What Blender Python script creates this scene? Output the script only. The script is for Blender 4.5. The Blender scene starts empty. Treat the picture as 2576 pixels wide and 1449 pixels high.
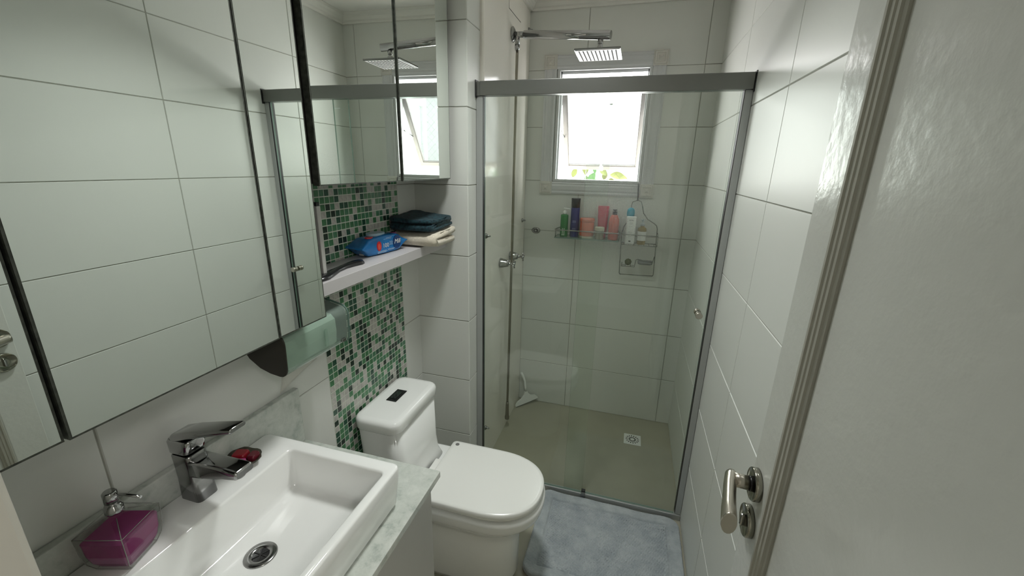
import bpy, bmesh, math, random
from mathutils import Vector, Matrix, noise
random.seed(7)
S = bpy.context.scene
COL = S.collection
PI = math.pi

# ------------------------------------------------------------------ camera, sky, lights, exposure
cd = bpy.data.cameras.new('camera'); cam = bpy.data.objects.new('camera', cd); COL.objects.link(cam)
cam.location = (0.8322, -2.5221, 1.5893)
cam.rotation_euler = tuple(math.radians(a) for a in (73.449, -1.2665, 16.2755))
cd.sensor_width = 36.0; cd.lens = 1037.66 / 2576 * 36; cd.clip_start = 0.01
S.camera = cam

w = bpy.data.worlds.new('sky'); S.world = w; w.use_nodes = True
bg = w.node_tree.nodes['Background']
bg.inputs[0].default_value = (1.0, 0.985, 0.965, 1); bg.inputs[1].default_value = 30.0

def area(name, loc, rot, size, power, color, size_y=None, shape='RECTANGLE'):
    l = bpy.data.lights.new(name, 'AREA'); l.energy = power; l.color = color
    l.shape = shape; l.size = size
    if size_y: l.size_y = size_y
    o = bpy.data.objects.new(name, l); COL.objects.link(o); o.location = loc; o.rotation_euler = rot
    return o
LAMP_XY = (0.50, -1.36)
lamp = area('unseen_bathroom_light', (LAMP_XY[0], LAMP_XY[1], 2.405), (0, 0, 0), 0.24, 6.6, (0.97, 1.0, 0.97), shape='DISK')  # lamp out of view, placed by the cabinet's shadow, added for brightness
lamp.data.spread = math.radians(118)
area('added_hall_light', (1.75, -3.2, 2.39), (0, 0, 0), 0.4, 15, (1.0, 0.985, 0.95), 0.4)  # added fill out of view, brightens the wall under the mirror

# portal: only guides the sampling of the sky through the window opening, gives no light itself
pt = area('window_portal', (0.606, 0.095, 1.81), (math.radians(-90), 0, 0), 0.55, 1, (1, 1, 1), 0.66)
pt.data.cycles.is_portal = True
S.view_settings.view_transform = 'Standard'; S.view_settings.look = 'None'
S.view_settings.exposure = 0.0; S.view_settings.gamma = 1.0
S.view_settings.use_curve_mapping = False
S.cycles.max_bounces = 14; S.cycles.transparent_max_bounces = 24
S.cycles.diffuse_bounces = 6; S.cycles.glossy_bounces = 8; S.cycles.transmission_bounces = 10
S.cycles.use_denoising = True
S.cycles.sample_clamp_indirect = 6.0

# ------------------------------------------------------------------ materials
def mat(name):
    m = bpy.data.materials.new(name); m.use_nodes = True
    nt = m.node_tree
    return m, nt, nt.nodes['Principled BSDF']
def pbr(name, col, rough=0.5, metal=0.0, spec=0.5, coat=0.0, noise_amt=0.0, noise_scale=40, bump=0.0, bump_scale=200, sheen=0.0):
    m, nt, b = mat(name)
    b.inputs['Base Color'].default_value = (*col, 1); b.inputs['Roughness'].default_value = rough
    b.inputs['Metallic'].default_value = metal; b.inputs['Specular IOR Level'].default_value = spec
    b.inputs['Coat Weight'].default_value = coat; b.inputs['Coat Roughness'].default_value = 0.08
    b.inputs['Sheen Weight'].default_value = sheen
    if noise_amt or bump:
        tc = nt.nodes.new('ShaderNodeTexCoord')
    if noise_amt:
        n = nt.nodes.new('ShaderNodeTexNoise'); n.inputs['Scale'].default_value = noise_scale; n.inputs['Detail'].default_value = 4
        r = nt.nodes.new('ShaderNodeValToRGB')
        r.color_ramp.elements[0].position = 0.3; r.color_ramp.elements[1].position = 0.7
        r.color_ramp.elements[0].color = (*[c * (1 - noise_amt) for c in col], 1)
        r.color_ramp.elements[1].color = (*[min(1, c * (1 + noise_amt)) for c in col], 1)
        nt.links.new(tc.outputs['Object'], n.inputs['Vector'])
        nt.links.new(n.outputs['Fac'], r.inputs[0]); nt.links.new(r.outputs[0], b.inputs['Base Color'])
    if bump:
        n2 = nt.nodes.new('ShaderNodeTexNoise'); n2.inputs['Scale'].default_value = bump_scale; n2.inputs['Detail'].default_value = 3
        bp = nt.nodes.new('ShaderNodeBump'); bp.inputs['Strength'].default_value = bump; bp.inputs['Distance'].default_value = 0.002
        nt.links.new(tc.outputs['Object'], n2.inputs['Vector'])
        nt.links.new(n2.outputs['Fac'], bp.inputs['Height']); nt.links.new(bp.outputs[0], b.inputs['Normal'])
    return m
def glassy(name, tint, gloss_rough=0.02, body=None, body_fac=0.0, ior=1.45, gloss=1.0):
    """thin clear sheet: tinted see-through with a fresnel reflection, plus an optional milky body"""
    m = bpy.data.materials.new(name); m.use_nodes = True; nt = m.node_tree; nt.nodes.clear()
    out = nt.nodes.new('ShaderNodeOutputMaterial')
    tr = nt.nodes.new('ShaderNodeBsdfTransparent'); tr.inputs[0].default_value = (*tint, 1)
    gl = nt.nodes.new('ShaderNodeBsdfGlossy'); gl.inputs['Roughness'].default_value = gloss_rough
    gl.inputs[0].default_value = (gloss, gloss, gloss, 1)
    # Schlick reflectance from the facing ratio, the same from both sides of the sheet
    lw = nt.nodes.new('ShaderNodeLayerWeight'); lw.inputs[0].default_value = 0.5
    pw = nt.nodes.new('ShaderNodeMath'); pw.operation = 'POWER'; pw.inputs[1].default_value = 5
    fr = nt.nodes.new('ShaderNodeMapRange'); fr.inputs[3].default_value = ((ior - 1)/(ior + 1))**2; fr.inputs[4].default_value = 1
    nt.links.new(lw.outputs['Facing'], pw.inputs[0]); nt.links.new(pw.outputs[0], fr.inputs[0])
    mx = nt.nodes.new('ShaderNodeMixShader')
    last = tr
    if body:
        df = nt.nodes.new('ShaderNodeBsdfDiffuse'); df.inputs[0].default_value = (*body, 1)
        m2 = nt.nodes.new('ShaderNodeMixShader'); m2.inputs[0].default_value = body_fac
        nt.links.new(tr.outputs[0], m2.inputs[1]); nt.links.new(df.outputs[0], m2.inputs[2]); last = m2
    nt.links.new(fr.outputs[0], mx.inputs[0]); nt.links.new(last.outputs[0], mx.inputs[1]); nt.links.new(gl.outputs[0], mx.inputs[2])
    nt.links.new(mx.outputs[0], out.inputs[0])
    return m

M = {}
M['tile'] = pbr('satin_white_tile', (0.665, 0.675, 0.64), 0.37, spec=0.5)
M['grout'] = pbr('grey_grout', (0.33, 0.33, 0.29), 0.9, noise_amt=0.1)
M['mosgrout'] = pbr('pale_mosaic_grout', (0.62, 0.66, 0.58), 0.9, noise_amt=0.08)
M['mos'] = [pbr('mosaic_stone', (0.47, 0.455, 0.425), 0.22, noise_amt=0.18, noise_scale=60),
            pbr('mosaic_green', (0.07, 0.20, 0.095), 0.15, noise_amt=0.18, noise_scale=35),
            pbr('mosaic_sea_green', (0.075, 0.205, 0.115), 0.15, noise_amt=0.18, noise_scale=35),
            pbr('mosaic_dark', (0.022, 0.04, 0.03), 0.12, noise_amt=0.25, noise_scale=60),
            pbr('mosaic_deep_green', (0.028, 0.085, 0.055), 0.12, noise_amt=0.25, noise_scale=60)]
M['plaster'] = pbr('painted_plaster', (0.72, 0.71, 0.67), 0.6)
M['wallpaint'] = pbr('jamb_paint', (0.56, 0.54, 0.48), 0.45)
M['ceiling'] = pbr('ceiling_paint', (0.74, 0.73, 0.70), 0.8)
M['floor'] = pbr('beige_porcelain', (0.36, 0.345, 0.27), 0.4, noise_amt=0.05, noise_scale=6)
M['panel'] = pbr('glossy_white_panel', (0.86, 0.83, 0.77), 0.10, spec=0.5)
M['ceramic'] = pbr('white_ceramic', (0.87, 0.875, 0.86), 0.07, spec=0.55, coat=0.3)
M['seatplastic'] = pbr('white_seat_plastic', (0.82, 0.82, 0.79), 0.22)
M['laminate'] = pbr('white_laminate', (0.47, 0.465, 0.44), 0.4)
M['greylam'] = pbr('lilac_white_laminate', (0.50, 0.48, 0.485), 0.45)
M['darkedge'] = pbr('dark_cabinet_side', (0.035, 0.033, 0.028), 0.5)
M['edgedark'] = pbr('desilvered_mirror_edge', (0.05, 0.055, 0.045), 0.4, noise_amt=0.5, noise_scale=90)
M['mirror'] = pbr('silvered_mirror', (0.86, 0.905, 0.87), 0.0, metal=1.0)
M['alu'] = pbr('brushed_aluminium', (0.26, 0.265, 0.255), 0.36, metal=1.0)
M['alulight'] = pbr('anodised_profile', (0.44, 0.455, 0.45), 0.4, metal=0.5)
M['aludark'] = pbr('black_gasket', (0.02, 0.02, 0.02), 0.5)  # even near-black for gaskets, end plates and guide cap
M['chrome'] = pbr('chrome', (0.42, 0.42, 0.42), 0.08, metal=1.0)
M['chromedull'] = pbr('worn_chrome', (0.30, 0.30, 0.295), 0.2, metal=1.0, noise_amt=0.12)
M['nickel'] = pbr('satin_nickel', (0.56, 0.52, 0.46), 0.26, metal=1.0)
M['nickeldark'] = pbr('polished_nickel', (0.36, 0.35, 0.30), 0.15, metal=1.0)
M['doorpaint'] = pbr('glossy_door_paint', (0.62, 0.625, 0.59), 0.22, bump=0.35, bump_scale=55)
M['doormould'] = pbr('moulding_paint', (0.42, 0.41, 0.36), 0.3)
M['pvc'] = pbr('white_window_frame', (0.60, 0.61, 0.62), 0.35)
M['pvcblock'] = pbr('cream_corner_block', (0.60, 0.585, 0.54), 0.4)
M['black'] = pbr('black_plastic', (0.012, 0.012, 0.013), 0.25)
M['rubber'] = pbr('dark_rubber', (0.03, 0.03, 0.03), 0.6)
M['steelwire'] = pbr('wire_chrome', (0.30, 0.31, 0.29), 0.25, metal=1.0)
M['hose'] = pbr('hose_chrome', (0.30, 0.28, 0.23), 0.3, metal=1.0)
M['white'] = pbr('white_plastic', (0.78, 0.79, 0.77), 0.3)
M['cream'] = pbr('cream_terry', (0.66, 0.60, 0.49), 0.95, noise_amt=0.10, noise_scale=120, bump=0.8, bump_scale=420, sheen=0.3)
M['paper'] = pbr('paper', (0.80, 0.79, 0.74), 0.9)
M['glass'] = glassy('clear_shower_glass', (0.945, 0.968, 0.948), 0.02)
M['shelfglass'] = glassy('shelf_glass', (0.80, 0.90, 0.85), 0.03)
M['glassedge'] = pbr('green_glass_edge', (0.16, 0.24, 0.20), 0.15)
M['ghost'] = pbr('etched_mark', (0.5, 0.53, 0.52), 0.7)

def glass_spotted():
    """shower glass with limescale drops and runs on its upper middle"""
    m = glassy('limescaled_shower_glass', (0.945, 0.968, 0.948), 0.02)
    nt = m.node_tree
    mx = [n for n in nt.nodes if n.type == 'MIX_SHADER'][0]
    tr = [n for n in nt.nodes if n.type == 'BSDF_TRANSPARENT'][0]
    tc = nt.nodes.new('ShaderNodeTexCoord'); sp = nt.nodes.new('ShaderNodeSeparateXYZ')
    nt.links.new(tc.outputs['Object'], sp.inputs[0])
    def rng(sock, a, b, c, d):
        def mr(lo, hi):
            r = nt.nodes.new('ShaderNodeMapRange'); r.interpolation_type = 'SMOOTHSTEP'
            r.inputs[1].default_value = lo; r.inputs[2].default_value = hi
            nt.links.new(sock, r.inputs[0]); return r.outputs[0]
        def mul(x, y):
            k = nt.nodes.new('ShaderNodeMath'); k.operation = 'MULTIPLY'
            nt.links.new(x, k.inputs[0]); nt.links.new(y, k.inputs[1]); return k.outputs[0]
        inv = nt.nodes.new('ShaderNodeMath'); inv.operation = 'SUBTRACT'; inv.inputs[0].default_value = 1
        nt.links.new(mr(c, d), inv.inputs[1])
        return mul(mr(a, b), inv.outputs[0]), mul
    fx, mul = rng(sp.outputs['X'], 0.60, 0.66, 0.80, 0.98)
    fz, _ = rng(sp.outputs['Z'], 1.12, 1.40, 1.46, 1.72)
    mask = mul(fx, fz)
    mp = nt.nodes.new('ShaderNodeMapping'); mp.inputs['Scale'].default_value = (1, 1, 0.5)
    nt.links.new(tc.outputs['Object'], mp.inputs[0])
    n = nt.nodes.new('ShaderNodeTexNoise'); n.inputs['Scale'].default_value = 430; n.inputs['Detail'].default_value = 4
    nt.links.new(mp.outputs[0], n.inputs['Vector'])
    th = nt.nodes.new('ShaderNodeMapRange'); th.inputs[1].default_value = 0.50; th.inputs[2].default_value = 0.72
    th.inputs[3].default_value = 0.02; th.inputs[4].default_value = 0.22
    nt.links.new(n.outputs['Fac'], th.inputs[0])
    f = mul(mask, th.outputs[0])
    df = nt.nodes.new('ShaderNodeBsdfTranslucent'); df.inputs[0].default_value = (0.75, 0.77, 0.80, 1)
    df2 = nt.nodes.new('ShaderNodeBsdfDiffuse'); df2.inputs[0].default_value = (0.75, 0.77, 0.80, 1)
    ad = nt.nodes.new('ShaderNodeMixShader'); ad.inputs[0].default_value = 0.6
    nt.links.new(df.outputs[0], ad.inputs[1]); nt.links.new(df2.outputs[0], ad.inputs[2])
    m2 = nt.nodes.new('ShaderNodeMixShader')
    nt.links.new(f, m2.inputs[0]); nt.links.new(tr.outputs[0], m2.inputs[1]); nt.links.new(ad.outputs[0], m2.inputs[2])
    nt.links.new(m2.outputs[0], mx.inputs[1])
    return m
M['glassspot'] = glass_spotted()

def frosted():
    m = bpy.data.materials.new('frosted_pane'); m.use_nodes = True; nt = m.node_tree; nt.nodes.clear()
    out = nt.nodes.new('ShaderNodeOutputMaterial')
    a = nt.nodes.new('ShaderNodeBsdfTranslucent'); a.inputs[0].default_value = (0.06, 0.062, 0.062, 1)
    b = nt.nodes.new('ShaderNodeBsdfTransparent'); b.inputs[0].default_value = (0.85, 0.87, 0.87, 1)
    x = nt.nodes.new('ShaderNodeMixShader'); x.inputs[0].default_value = 0.55
    nt.links.new(a.outputs[0], x.inputs[1]); nt.links.new(b.outputs[0], x.inputs[2]); nt.links.new(x.outputs[0], out.inputs[0])
    return m
M['frost'] = frosted()

def marble():
    m, nt, b = mat('pale_green_marble')
    b.inputs['Roughness'].default_value = 0.16
    tc = nt.nodes.new('ShaderNodeTexCoord')
    n = nt.nodes.new('ShaderNodeTexNoise'); n.inputs['Scale'].default_value = 26; n.inputs['Detail'].default_value = 9; n.inputs['Distortion'].default_value = 0.25
    n.inputs['Roughness'].default_value = 0.68
    r = nt.nodes.new('ShaderNodeValToRGB')
    e = r.color_ramp.elements
    e[0].position = 0.28; e[0].color = (0.30, 0.335, 0.31, 1)
    e[1].position = 0.66; e[1].color = (0.60, 0.62, 0.58, 1)
    q = e.new(0.45); q.color = (0.50, 0.53, 0.49, 1)
    nt.links.new(tc.outputs['Object'], n.inputs['Vector']); nt.links.new(n.outputs['Fac'], r.inputs[0])
    nt.links.new(r.outputs[0], b.inputs['Base Color'])
    return m
M['marble'] = marble()

def teal():
    m, nt, b = mat('teal_spotted_terry')
    b.inputs['Roughness'].default_value = 0.95; b.inputs['Sheen Weight'].default_value = 0.05
    tc = nt.nodes.new('ShaderNodeTexCoord')
    v = nt.nodes.new('ShaderNodeTexVoronoi'); v.inputs['Scale'].default_value = 95
    r = nt.nodes.new('ShaderNodeValToRGB')
    e = r.color_ramp.elements
    e[0].position = 0.32; e[0].color = (0.004, 0.018, 0.028, 1)
    e[1].position = 0.6; e[1].color = (0.010, 0.047, 0.060, 1)
    nt.links.new(tc.outputs['Object'], v.inputs['Vector']); nt.links.new(v.outputs['Distance'], r.inputs[0])
    nt.links.new(r.outputs[0], b.inputs['Base Color'])
    n2 = nt.nodes.new('ShaderNodeTexNoise'); n2.inputs['Scale'].default_value = 300
    bp = nt.nodes.new('ShaderNodeBump'); bp.inputs['Strength'].default_value = 0.8; bp.inputs['Distance'].default_value = 0.003
    nt.links.new(tc.outputs['Object'], n2.inputs['Vector']); nt.links.new(n2.outputs['Fac'], bp.inputs['Height']); nt.links.new(bp.outputs[0], b.inputs['Normal'])
    return m
M['teal'] = teal()

def matfabric(center):
    m, nt, b = mat('blue_grey_bath_mat_' + ('weave' if center else 'hem'))
    b.inputs['Roughness'].default_value = 0.97; b.inputs['Sheen Weight'].default_value = 0.35
    tc = nt.nodes.new('ShaderNodeTexCoord')
    n = nt.nodes.new('ShaderNodeTexNoise'); n.inputs['Scale'].default_value = 16; n.inputs['Detail'].default_value = 7; n.inputs['Roughness'].default_value = 0.62
    r = nt.nodes.new('ShaderNodeValToRGB')
    r.color_ramp.elements[0].position = 0.35; r.color_ramp.elements[1].position = 0.68
    r.color_ramp.elements[0].color = (0.31, 0.345, 0.37, 1); r.color_ramp.elements[1].color = (0.45, 0.485, 0.50, 1)
    nt.links.new(tc.outputs['Object'], n.inputs['Vector']); nt.links.new(n.outputs['Fac'], r.inputs[0])
    nt.links.new(r.outputs[0], b.inputs['Base Color'])
    bp = nt.nodes.new('ShaderNodeBump'); bp.inputs['Strength'].default_value = 0.9; bp.inputs['Distance'].default_value = 0.004
    if center:
        mp = nt.nodes.new('ShaderNodeMapping'); mp.inputs['Rotation'].default_value = (0, 0, 0.15); mp.inputs['Scale'].default_value = (1.0, 1.0, 1.0)
        v = nt.nodes.new('ShaderNodeTexVoronoi'); v.inputs['Scale'].default_value = 105; v.inputs['Randomness'].default_value = 0.35
        nt.links.new(tc.outputs['Object'], mp.inputs[0]); nt.links.new(mp.outputs[0], v.inputs['Vector'])
        inv = nt.nodes.new('ShaderNodeMath'); inv.operation = 'SUBTRACT'; inv.inputs[0].default_value = 1
        nt.links.new(v.outputs['Distance'], inv.inputs[1]); nt.links.new(inv.outputs[0], bp.inputs['Height'])
    else:
        n2 = nt.nodes.new('ShaderNodeTexNoise'); n2.inputs['Scale'].default_value = 240
        nt.links.new(tc.outputs['Object'], n2.inputs['Vector']); nt.links.new(n2.outputs['Fac'], bp.inputs['Height'])
    nt.links.new(bp.outputs[0], b.inputs['Normal'])
    return m
M['matweave'] = matfabric(True); M['mathem'] = matfabric(False)

# ------------------------------------------------------------------ mesh helpers
def B(): return bmesh.new()
def box(bm, x0, x1, y0, y1, z0, z1, mi=0, bev=0.0, seg=2):
    vs = [bm.verts.new(p) for p in ((x0,y0,z0),(x1,y0,z0),(x1,y1,z0),(x0,y1,z0),(x0,y0,z1),(x1,y0,z1),(x1,y1,z1),(x0,y1,z1))]
    fs = [bm.faces.new([vs[i] for i in q]) for q in ((3,2,1,0),(4,5,6,7),(0,1,5,4),(1,2,6,5),(2,3,7,6),(3,0,4,7))]
    for f in fs: f.material_index = mi
    if bev:
        es = list({e for f in fs for e in f.edges})
        r = bmesh.ops.bevel(bm, geom=es, offset=bev, segments=seg, profile=0.5, affect='EDGES')
        for f in r['faces']: f.material_index = mi
    return fs
def frame(axis):
    a = Vector(axis).normalized(); t = Vector((0,0,1)) if abs(a.z) < 0.9 else Vector((1,0,0))
    u = a.cross(t).normalized(); v = a.cross(u).normalized()
    return a, u, v
def rings(bm, loops, mi=0, cap0=True, cap1=True, smooth=True, close=True):
    """skin a list of vertex-position loops"""
    L = [[bm.verts.new(p) for p in lp] for lp in loops]
    n = len(L[0])
    for a, b in zip(L, L[1:]):
        for i in range(n if close else n - 1):
            j = (i + 1) % n
            f = bm.faces.new((a[i], a[j], b[j], b[i])); f.material_index = mi; f.smooth = smooth
    if cap0: f = bm.faces.new(L[0][::-1]); f.material_index = mi
    if cap1: f = bm.faces.new(L[-1]); f.material_index = mi
    return L
def lathe(bm, origin, axis, prof, n=20, mi=0, cap0=True, cap1=True, smooth=True):
    a, u, v = frame(axis); o = Vector(origin)
    lp = [[o + a * h + (u * math.cos(2*PI*i/n) + v * math.sin(2*PI*i/n)) * max(r, 1e-5) for i in range(n)] for r, h in prof]
    return rings(bm, lp, mi, cap0, cap1, smooth)
def cyl(bm, p0, p1, r0, r1=None, n=16, mi=0):
    p0 = Vector(p0); p1 = Vector(p1); r1 = r0 if r1 is None else r1
    return lathe(bm, p0, p1 - p0, [(r0, 0), (r1, (p1 - p0).length)], n, mi)
def tube(bm, pts, r, n=8, mi=0, cap=True):
    pts = [Vector(p) for p in pts]; loops = []
    a = (pts[1] - pts[0]).normalized(); _, u, v = frame(a)
    for i, p in enumerate(pts):
        d = ((pts[i+1] if i+1 < len(pts) else p) - (pts[i-1] if i else p)).normalized()
        u = (u - d * u.dot(d)).normalized(); v = d.cross(u)
        rr = r[i] if isinstance(r, (list, tuple)) else r
        loops.append([p + (u * math.cos(2*PI*k/n) + v * math.sin(2*PI*k/n)) * rr for k in range(n)])
    return rings(bm, loops, mi, cap, cap)
def rrect(x0, x1, y0, y1, r, n=5):
    """rounded rectangle, ccw, 4*(n+1) points"""
    out = []
    for cx, cy, a0 in ((x1-r, y0+r, -PI/2), (x1-r, y1-r, 0), (x0+r, y1-r, PI/2), (x0+r, y0+r, PI)):
        for k in range(n+1):
            a = a0 + (PI/2) * k / n
            out.append((cx + r*math.cos(a), cy + r*math.sin(a)))
    return out
def prism(bm, poly, fn, a, b, mi=0, smooth=False):
    """extrude 2-D polygon; fn(u, v, t) -> point"""
    return rings(bm, [[fn(u, v, a) for u, v in poly], [fn(u, v, b) for u, v in poly]], mi, smooth=smooth)
def ball(bm, c, r, mi=0, n=14, sc=(1,1,1)):
    m = len(bm.verts)
    res = bmesh.ops.create_uvsphere(bm, u_segments=n, v_segments=max(6, n*2//3), radius=r)
    for v in res['verts']: v.co = Vector((v.co.x*sc[0], v.co.y*sc[1], v.co.z*sc[2])) + Vector(c)
    for v in res['verts']:
        for f in v.link_faces: f.material_index = mi; f.smooth = True
def mesh(name, bm, mats):
    bmesh.ops.recalc_face_normals(bm, faces=bm.faces[:])
    me = bpy.data.meshes.new(name); bm.to_mesh(me); bm.free()
    for m in (mats if isinstance(mats, (list, tuple)) else [mats]): me.materials.append(m)
    return me
def obj(name, bm, mats, parent=None, label=None):
    """world-space bmesh -> object; the child keeps its world place under its parent"""
    me = mesh(name, bm, mats)
    o = bpy.data.objects.new(name, me); COL.objects.link(o)
    if parent:
        o.parent = parent
        o.matrix_parent_inverse = world(parent).inverted()
    if label: o['label'] = label
    return o
def world(o):
    m = o.matrix_basis.copy()
    while o.parent:
        m = o.matrix_parent_inverse @ m if False else o.matrix_parent_inverse @ m
        o = o.parent; m = o.matrix_basis @ m
    return m
def tag(o, label, cat, group=None):
    o['label'] = label; o['category'] = cat
    if group: o['group'] = group
    return o
def thing(name, label, cat, loc=(0, 0, 0), group=None, rz=0):
    o = bpy.data.objects.new(name, None); COL.objects.link(o); o.location = loc; o.rotation_euler.z = rz
    o.empty_display_size = 0.03
    return tag(o, label, cat, group)
def struct(name, bm, mats, parent=None):
    o = obj(name, bm, mats, parent); o['kind'] = 'structure'; return o
def inst(name, me, parent, loc, rot=(0, 0, 0)):
    o = bpy.data.objects.new(name, me); COL.objects.link(o); o.parent = parent
    o.matrix_parent_inverse = world(parent).inverted(); o.location = loc; o.rotation_euler = rot
    return o
def smooth_all(bm):
    for f in bm.faces: f.smooth = True
def text(name, body, size, parent, m, origin, right, up, ext=0.0004, shear=0.0, align='CENTER'):
    c = bpy.data.curves.new(name, 'FONT'); c.body = body; c.size = size; c.extrude = ext; c.shear = shear
    c.align_x = align; c.align_y = 'CENTER'; c.resolution_u = 3
    t = bpy.data.objects.new(name, c); COL.objects.link(t)
    dg = bpy.context.evaluated_depsgraph_get()
    me = bpy.data.meshes.new_from_object(t.evaluated_get(dg)); bpy.data.objects.remove(t)
    r = Vector(right).normalized(); u = Vector(up).normalized(); n = r.cross(u)
    R = Matrix((r, u, n)).transposed().to_4x4(); R.translation = Vector(origin)
    me.transform(R); me.materials.clear(); me.materials.append(m)
    o = bpy.data.objects.new(name, me); COL.objects.link(o); o.parent = parent
    o.matrix_parent_inverse = world(parent).inverted()
    return o

# ------------------------------------------------------------------ room shell
XL, XR = -0.077, 1.19          # left wall, right wall faces
ZT = 2.45                      # ceiling
XP, YP = 0.170, -0.893         # pillar side face, pillar front face
G = 0.0025                     # tile relief over the grout
ROWZ = [0.0] + [0.006 + 0.3 * k for k in range(1, 8)] + [2.406, ZT]

def tile_cells(bm, us, vs, skip, fn, gap=0.0015, t=G):
    """tile of one or more grid cells (for tiles notched round the window); fn(u, v, depth) -> point"""
    nu, nv = len(us) - 1, len(vs) - 1
    on = {(i, j) for i in range(nu) for j in range(nv) if not skip(0.5*(us[i]+us[i+1]), 0.5*(vs[j]+vs[j+1]))}
    if not on: return False
    U = list(us); V = list(vs); U[0] += gap; U[-1] -= gap; V[0] += gap; V[-1] -= gap
    cache = {}
    e = 0.0013
    full = len(on) == nu * nv
    def P(i, j, d):
        if (i, j, d) not in cache:
            u, v = U[i], V[j]
            if d and full:
                u += e if i == 0 else (-e if i == nu else 0); v += e if j == 0 else (-e if j == nv else 0)
            cache[(i, j, d)] = bm.verts.new(fn(u, v, t * d))
        return cache[(i, j, d)]
    for i, j in on:
        bm.faces.new((P(i,j,1), P(i+1,j,1), P(i+1,j+1,1), P(i,j+1,1)))
        for di, dj, a, b in ((-1,0,(i,j),(i,j+1)), (1,0,(i+1,j),(i+1,j+1)), (0,-1,(i,j),(i+1,j)), (0,1,(i,j+1),(i+1,j+1))):
            if (i+di, j+dj) not in on:
                bm.faces.new((P(*a,0), P(*b,0), P(*b,1), P(*a,1)))
    return True
def lay_tiles(parent, u_edges, v_edges, fn, hole=None):
    for u0, u1 in zip(u_edges, u_edges[1:]):
        for v0, v1 in zip(v_edges, v_edges[1:]):
            us, vs = [u0, u1], [v0, v1]; skip = lambda u, v: False
            if hole:
                hu0, hu1, hv0, hv1 = hole
                us = sorted({u0, u1, *[h for h in (hu0, hu1) if u0 < h < u1]})
                vs = sorted({v0, v1, *[h for h in (hv0, hv1) if v0 < h < v1]})
                skip = lambda u, v: hu0 < u < hu1 and hv0 < v < hv1
            bm = B()
            if tile_cells(bm, us, vs, skip, fn): obj('tile', bm, M['tile'], parent)
            else: bm.free()

# right wall
bm = B(); box(bm, XR + G, XR + 0.12, -2.40, 0.12, 0, ZT); wall_right = struct('wall_right', bm, M['grout'])
lay_tiles(wall_right, [-2.388, -1.788, -1.188, -0.588, 0.0035], ROWZ, lambda u, v, d: (XR + G - d, u, v))
# back wall, with the window opening
HO = (0.350, 0.862, 1.500, 2.118)
bm = B()
for r in ((-0.2, HO[0], 0, ZT), (HO[1], XR + 0.12, 0, ZT), (HO[0], HO[1], 0, HO[2]), (HO[0], HO[1], HO[3], ZT)):
    box(bm, r[0], r[1], G, 0.12, r[2], r[3])
wall_back = struct('wall_back', bm, M['grout'])
lay_tiles(wall_back, [0.1825, 0.510, 1.111, XR + 0.0035], ROWZ, lambda u, v, d: (u, G - d, v), HO)
# left wall: large tiles, mosaic band
YM0, YM1 = -1.512, -1.032
bm = B(); box(bm, XL - 0.12, XL - G, -2.40, YP + 0.01, 0, ZT); wall_left = struct('wall_left', bm, M['grout'])
FL = lambda u, v, d: (XL - G + d, u, v)
lay_tiles(wall_left, [-2.378, -2.108, YM0], ROWZ, FL)
lay_tiles(wall_left, [YM1, YP + 0.0035], ROWZ, FL)
bm = B(); box(bm, XL - G, XL - 0.0012, YM0, YM1, 0, ZT); obj('mosaic_grout', bm, M['mosgrout'], wall_left)
NC = 22; PY = (YM1 - YM0) / NC; PZ = 0.0222
def mos_bm(bm, y, z, mi=0, grow=0.0):
    h = PY/2 - 0.00155; k = PZ/2 - 0.0015; x0 = XL - 0.0012; x1 = XL - 0.0003; e = 0.0004
    a = [bm.verts.new(p) for p in ((x0,y-h,z-k),(x0,y+h,z-k),(x0,y+h,z+k),(x0,y-h,z+k))]
    b = [bm.verts.new(p) for p in ((x1,y-h+e,z-k+e),(x1,y+h-e,z-k+e),(x1,y+h-e,z+k-e),(x1,y-h+e,z+k-e))]
    f = bm.faces.new(b); f.material_index = mi
    for i in range(4):
        f = bm.faces.new((a[i], a[(i+1)%4], b[(i+1)%4], b[i])); f.material_index = mi
mos_me = []
for m in M['mos']:
    bm = B(); mos_bm(bm, 0, 0)
    for v in bm.verts: v.co.x -= XL
    mos_me.append(mesh('mosaic_tile', bm, m))
mt = []
rm = random.Random(11)
for i in range(NC):
    col = None
    for j in range(int((2.2 - 0.02) / PZ)):
        # the sheets mix stone, two mid greens and two near-blacks, with short runs of one colour
        if col is None or rm.random() > 0.10: col = rm.choices(range(5), (30, 27, 18, 13, 12))[0]
        mt.append((YM0 + (i + 0.5) * PY, 0.02 + (j + 0.5) * PZ, col))
def mos_size(t):
    y, z, c = t
    vis = (1.285 < z < 1.545) or (0.66 + 0.35 * max(0, y + 1.45) * 0.2 < z < 1.235)
    if z > 1.285 and y < -1.475: vis = False
    if 1.06 < z < 1.235 and y < -1.49: vis = False
    return (0 if vis else 10) + (Vector((XL, y, z)) - cam.location).length
mt.sort(key=mos_size)
for y, z, c in mt[:300]: inst('mosaic_tile', mos_me[c], wall_left, (XL, y, z))
bm = B()
for y, z, c in mt[300:]: mos_bm(bm, y, z, c)
o = obj('mosaic_tiles', bm, M['mos'], wall_left); o['kind'] = 'stuff'
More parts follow.
